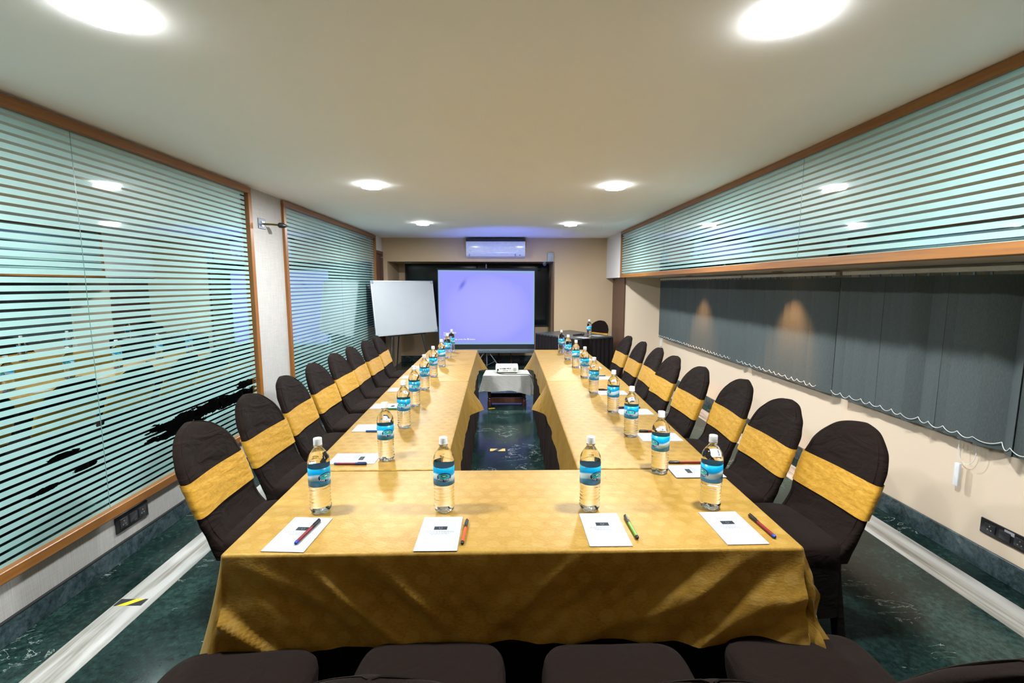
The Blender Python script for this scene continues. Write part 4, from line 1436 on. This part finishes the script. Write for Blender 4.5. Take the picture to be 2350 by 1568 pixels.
for qd in ((0, 1, 3, 2), (4, 6, 7, 5), (0, 4, 5, 1), (2, 3, 7, 6), (0, 2, 6, 4), (1, 5, 7, 3)): bm.faces.new([vs[i] for i in qd])
new_obj('flap', bm, M['ac_white'], r, False)
bm = bmesh.new()
box(bm, (-hw + 0.056, -0.193, 0.018), (-hw + 0.060, -0.150, 0.060)); box(bm, (hw - 0.180, -0.193, 0.018), (hw - 0.174, -0.150, 0.060))
box(bm, (hw - 0.105, -0.186, 0.032), (hw - 0.080, -0.160, 0.040))
new_obj('receiver', bm, M['ac_dark'], r, False)
bm = bmesh.new()
x = -hw + 0.055
for w_ in (0.010, 0.007, 0.009, 0.007, 0.008): 
    box(bm, (x, -0.2106, 0.107), (x + w_ - 0.002, -0.2095, 0.114)); x += w_
x = hw - 0.115
for w_ in (0.006, 0.006, 0.005, 0.006, 0.006, 0.005, 0.006): 
    box(bm, (x, -0.2106, 0.106), (x + w_ - 0.002, -0.2095, 0.110)); x += w_ + 0.001
new_obj('maker_mark', bm, M['greyprint'], r, False)

r = empty('motion_sensor', (0.855, YB, 2.07), 0, 'grey rectangular sensor box on the back wall right of the air conditioner', 'sensor')
bm = B((-0.058, -0.055, -0.082), (0.058, 0.0, 0.082), 0.010); new_obj('housing', bm, M['grey_plastic'], r, True, 0.5)
bm = bmesh.new(); lathe(bm, [(0.024, 0), (0.024, 0.004), (0.010, 0.007)], 20)
for v in bm.verts: v.co = Vector((v.co.x, -0.055 - v.co.z, -0.045 + v.co.y))
new_obj('sensor_lens', bm, M['cap_grey'], r)
r = empty('dome_camera', (0.755, YB + 0.05, RZ), 0, 'small grey dome camera under the recess edge below the sensor box', 'camera')
bm = bmesh.new(); lathe(bm, [(0.035, 0), (0.035, -0.012), (0.030, -0.016)], 24); new_obj('base', bm, M['grey_metal'], r)
bm = bmesh.new()
lathe(bm, [(0.030, -0.014), (0.034, -0.030), (0.034, -0.048), (0.026, -0.066), (0.010, -0.076)], 24); new_obj('dome', bm, M['grey_metal'], r)
bm = bmesh.new(); lathe(bm, [(0.014, 0), (0.014, 0.006), (0.008, 0.008)], 16)
for v in bm.verts: v.co = Vector((v.co.x, -0.031 - v.co.z, -0.042 + v.co.y))
new_obj('camera_lens', bm, M['black'], r)
r = empty('recess_light', (-1.78, 8.95, RZ), 0, 'unlit white round fitting under the recess ceiling above the whiteboard', 'ceiling light')
bm = bmesh.new(); lathe(bm, [(0.09, 0), (0.09, -0.012), (0.075, -0.018)], 32); new_obj('base_ring', bm, M['grey_plastic'], r)
bm = bmesh.new(); lathe(bm, [(0.074, -0.017), (0.05, -0.024), (0.01, -0.026)], 32); new_obj('cover_glass', bm, M['white_plastic'], r)

# bracket on the left pillar
r = empty('wall_bracket', (XL, 4.41, 2.126), 0, 'small metal plate with knob bracket on the white pillar between the glass panels', 'bracket')
bm = B((0, -0.065, -0.046), (0.010, 0.065, 0.046), 0.003, 1); new_obj('plate', bm, M['grey_metal'], r, False)
bm = bmesh.new(); tube(bm, [(0.010, 0.02, 0), (0.07, 0.05, 0), (0.13, 0.075, -0.004)], 0.009, 10); new_obj('arm', bm, M['brass'], r)
bm = bmesh.new(); tube(bm, [(0.115, 0.068, -0.004), (0.125, 0.075, -0.004), (0.155, 0.09, -0.006), (0.172, 0.098, -0.008), (0.19, 0.105, -0.008)], [0.012, 0.024, 0.026, 0.016, 0.006], 12); new_obj('knob', bm, M['black'], r)
bm = bmesh.new(); box(bm, (0.010, -0.02, 0.008), (0.016, 0.03, 0.022)); box(bm, (0.010, -0.03, -0.026), (0.018, 0.01, -0.010)); new_obj('latch', bm, M['alu'], r, False)

# socket plates
def sockets(x, y0, y1, z0, z1, face, label):
    cy, cz = (y0 + y1) / 2, (z0 + z1) / 2
    r = empty('socket_plate', (x, cy, cz), 0, label, 'power socket')
    hy, hz = abs(y1 - y0) / 2, abs(z1 - z0) / 2
    s = face
    bx = lambda a, b: (min(a * s, b * s), max(a * s, b * s))
    x0, x1 = bx(0.0, 0.010)
    bm = B((x0, -hy, -hz), (x1, hy, hz), 0.004); new_obj('backplate', bm, M['black'], r, True, 0.5)
    for k, yy in enumerate((-hy * 0.58, 0.0, hy * 0.58)):
        x0, x1 = bx(0.009, 0.015)
        nm = 'switch_rocker' if k == 1 else 'socket'
        bm = B((x0, yy - hy * 0.22, -hz * 0.58), (x1, yy + hy * 0.22, hz * 0.58), 0.003)
        ob = new_obj(nm, bm, M['black_switch'], r, True, 0.5)
        if k != 1:
            bm = bmesh.new()
            x0, x1 = bx(0.0145, 0.0155)
            for dy, dz in ((0, 0.012), (-0.009, -0.008), (0.009, -0.008)):
                box(bm, (x0, yy + dy - 0.003, dz - 0.003), (x1, yy + dy + 0.003, dz + 0.003))
            new_obj('pin_holes', bm, M['greyprint'] if k == 0 else M['grey_plastic'], ob, False)
    return r
sockets(XL, 2.55, 2.79, 0.168, 0.264, 1, 'black socket and switch plate low on the left wall under the glass')
rs = sockets(XR, 2.175, 2.438, 0.208, 0.292, -1, 'black socket and switch plate low on the right wall under the blinds')
bm = B((-0.0115, -0.045, 0.016), (-0.0095, 0.005, 0.036)); new_obj('sticker', bm, M['paper'], rs, False)

# ------------------------------------------------------------------ vertical blinds on the right
def slat_mesh():
    bm = bmesh.new()
    z0, z1, hw_, t = -0.915, 0.0, 0.0635, 0.0011
    n = 8
    rows = []
    for z in (z1, z1 - 0.02, z0 + 0.035, z0):
        fr = []
        for i in range(n + 1):
            u = -1 + 2 * i / n
            fr.append((u * hw_, 0.004 * (1 - u * u), z))
        rows.append(fr)
    F = [[bm.verts.new((a, b - t, c)) for a, b, c in r_] for r_ in rows]
    K = [[bm.verts.new((a, b + t, c)) for a, b, c in r_] for r_ in rows]
    for G, rev in ((F, False), (K, True)):
        for j in range(3):
            for i in range(n):
                q_ = (G[j][i], G[j][i + 1], G[j + 1][i + 1], G[j + 1][i])
                bm.faces.new(q_[::-1] if rev else q_)
    for j in range(3):
        bm.faces.new((F[j][0], F[j + 1][0], K[j + 1][0], K[j][0])); bm.faces.new((F[j][n], K[j][n], K[j + 1][n], F[j + 1][n]))
    for i in range(n):
        bm.faces.new((F[0][i], K[0][i], K[0][i + 1], F[0][i + 1])); bm.faces.new((F[3][i], F[3][i + 1], K[3][i + 1], K[3][i]))
    # stitched hem
    box(bm, (-hw_, -0.0018, z0 + 0.030), (hw_, 0.0024, z0 + 0.034))
    me = bpy.data.meshes.new('slat'); bm.normal_update(); bm.to_mesh(me); bm.free()
    me.materials.append(M['slat'])
    return me
SM = slat_mesh()
def clip_mesh():
    bm = bmesh.new(); box(bm, (-0.006, -0.004, -0.022), (0.006, 0.004, 0.006), bev=0.001, seg=1)
    me = bpy.data.meshes.new('hanger'); bm.to_mesh(me); bm.free(); me.materials.append(M['cap_grey']); return me
CMESH = clip_mesh()
XS = 2.585
def blind(y0, y1, n, label, ang, odd=()):
    r = empty('vertical_blind', (XS, (y0 + y1) / 2, 1.645), 0, label, 'window blind', 'grey vertical blinds')
    cy = (y0 + y1) / 2
    bm = B((-0.020, y0 - cy - 0.01, 0.002), (0.020, y1 - cy + 0.01, 0.030), 0.003, 1)
    new_obj('headrail', bm, M['rail'], r, False)
    tips = []
    rr = random.Random(int(y0 * 100))
    for i in range(n):
        y = y0 + (y1 - y0) * (i + 0.5) / n - cy
        a = ang + rr.uniform(-0.22, 0.22)
        if i in odd: a += odd[i]
        o = bpy.data.objects.new('slat', SM); col.objects.link(o); o.parent = r
        o.location = (0, y, -0.016); o.rotation_euler = (rr.uniform(-0.004, 0.004), 0, PI / 2 + a)
        h = bpy.data.objects.new('hanger', CMESH); col.objects.link(h); h.parent = o; h.location = (0, 0, 0.012)
        d = Vector((math.cos(PI / 2 + a), math.sin(PI / 2 + a)))
        tips.append((0 - d.x * 0.055 - 0.006, y - d.y * 0.055, 0 + d.x * 0.055 - 0.006, y + d.y * 0.055))
    bm = bmesh.new()
    zc = -0.905
    prev = None
    for i in range(n - 1):
        a = Vector((tips[i][2], tips[i][3], zc)); b = Vector((tips[i + 1][2], tips[i + 1][3], zc))
        sag = 0.018 + 0.012 * rr.random()
        pts = []
        for k in range(9):
            t = k / 8
            p = a.lerp(b, t); p.z += 0.02 - sag * 4 * t * (1 - t); p.x -= 0.012
            pts.append(p)
        tube(bm, pts, 0.0022, 5)
    new_obj('bead_chain', bm, M['chain'], r)
    return r
blind(5.09, 7.70, 30, 'farthest grey vertical blind on the right wall, beside the pier', 0.20)
blind(3.63, 5.03, 16, 'middle grey vertical blind on the right wall, with the orange light patch', 0.18)
blind(1.30, 3.54, 24, 'nearest grey vertical blind on the right wall, with hanging bead cord', 0.22, {4: -0.45, 7: -0.2, 10: -0.62, 11: 0.25, 15: -0.42, 16: 0.15, 20: -0.3})

r = empty('blind_cord', (2.632, 2.55, 0.75), 0, 'white bead cord loop with plastic weight hanging below the nearest blind', 'cord')
bm = bmesh.new()
pts = [(0, 0.025 + 0.052 * math.sin(t) * (0.6 + 0.4 * math.sin(t / 2)) - 0.05, -0.12 - 0.10 * math.cos(t)) for t in [i * 2 * PI / 28 for i in range(29)]]
loop = []
for i in range(25):
    t = -PI * 0.85 + 1.7 * PI * i / 24
    loop.append((0, -0.02 + 0.052 * math.sin(t), -0.105 - 0.085 * math.cos(t)))
tube(bm, [(0.004, -0.045, 0.06)] + loop + [(0.004, 0.005, 0.06)], 0.0022, 5)
new_obj('bead_loop', bm, M['chain'], r)
bm = bmesh.new(); tube(bm, [(0, 0.035, 0.06), (0, 0.025, -0.20)], 0.0010, 5); new_obj('string', bm, M['chain'], r)
bm = B((-0.008, 0.006, -0.335), (0.008, 0.036, -0.20), 0.004); new_obj('weight', bm, M['white_plastic'], r, True, 0.5)

r = empty('conduit_switch', (XR, 7.84, 0.60), 0, 'small white switch box on thin conduit at the far end of the blinds', 'switch')
bm = B((-0.022, -0.035, -0.06), (0.0, 0.02, 0.06), 0.004); new_obj('switch_box', bm, M['white_plastic'], r, True, 0.5)
bm = B((-0.012, -0.012, 0.06), (0.0, 0.004, 1.07)); new_obj('conduit', bm, M['rail'], r, False)

# ------------------------------------------------------------------ floor tapes
def tape(x, y, a, w, h, cols, label, sl):
    bm = bmesh.new()
    n = len(cols)
    z = 0.0026
    for i, ci in enumerate(cols):
        x0, x1 = -w / 2 + w * i / n, -w / 2 + w * (i + 1) / n
        s0 = sl if i > 0 else 0; s1 = sl if i < n - 1 else 0
        lo = [(x0 - s0, -h / 2), (x1 - s1, -h / 2), (x1 + s1, h / 2), (x0 + s0, h / 2)]
        vb = [bm.verts.new((p, q_, 0.0018)) for p, q_ in lo]; vt = [bm.verts.new((p, q_, z)) for p, q_ in lo]
        for f in ([vt[0], vt[1], vt[2], vt[3]], [vb[3], vb[2], vb[1], vb[0]]):
            bm.faces.new(f).material_index = ci
        for k in range(4):
            bm.faces.new((vb[k], vb[(k + 1) % 4], vt[(k + 1) % 4], vt[k])).material_index = ci
    o = new_obj('floor_tape', bm, [M['yellow'], M['tape_black'], M['yellow_worn'], M['tape_navy']], None, False)
    o.location = (x, y, 0); o.rotation_euler = (0, 0, a)
    tag(o, label, 'tape')
tape(-1.862, 2.205, 0.0, 0.135, 0.05, [1, 0, 1], 'black and yellow hazard tape strip on the white marble band by the left wall', 0.03)
tape(-0.06, 4.35, 0.0, 0.145, 0.07, [2, 3, 2], 'worn yellow and dark tape strip on the aisle floor between the tables', 0.025)
tape(-0.155, 5.872, 0.35, 0.085, 0.045, [0], 'short plain yellow tape piece on the floor before the projector table', 0)
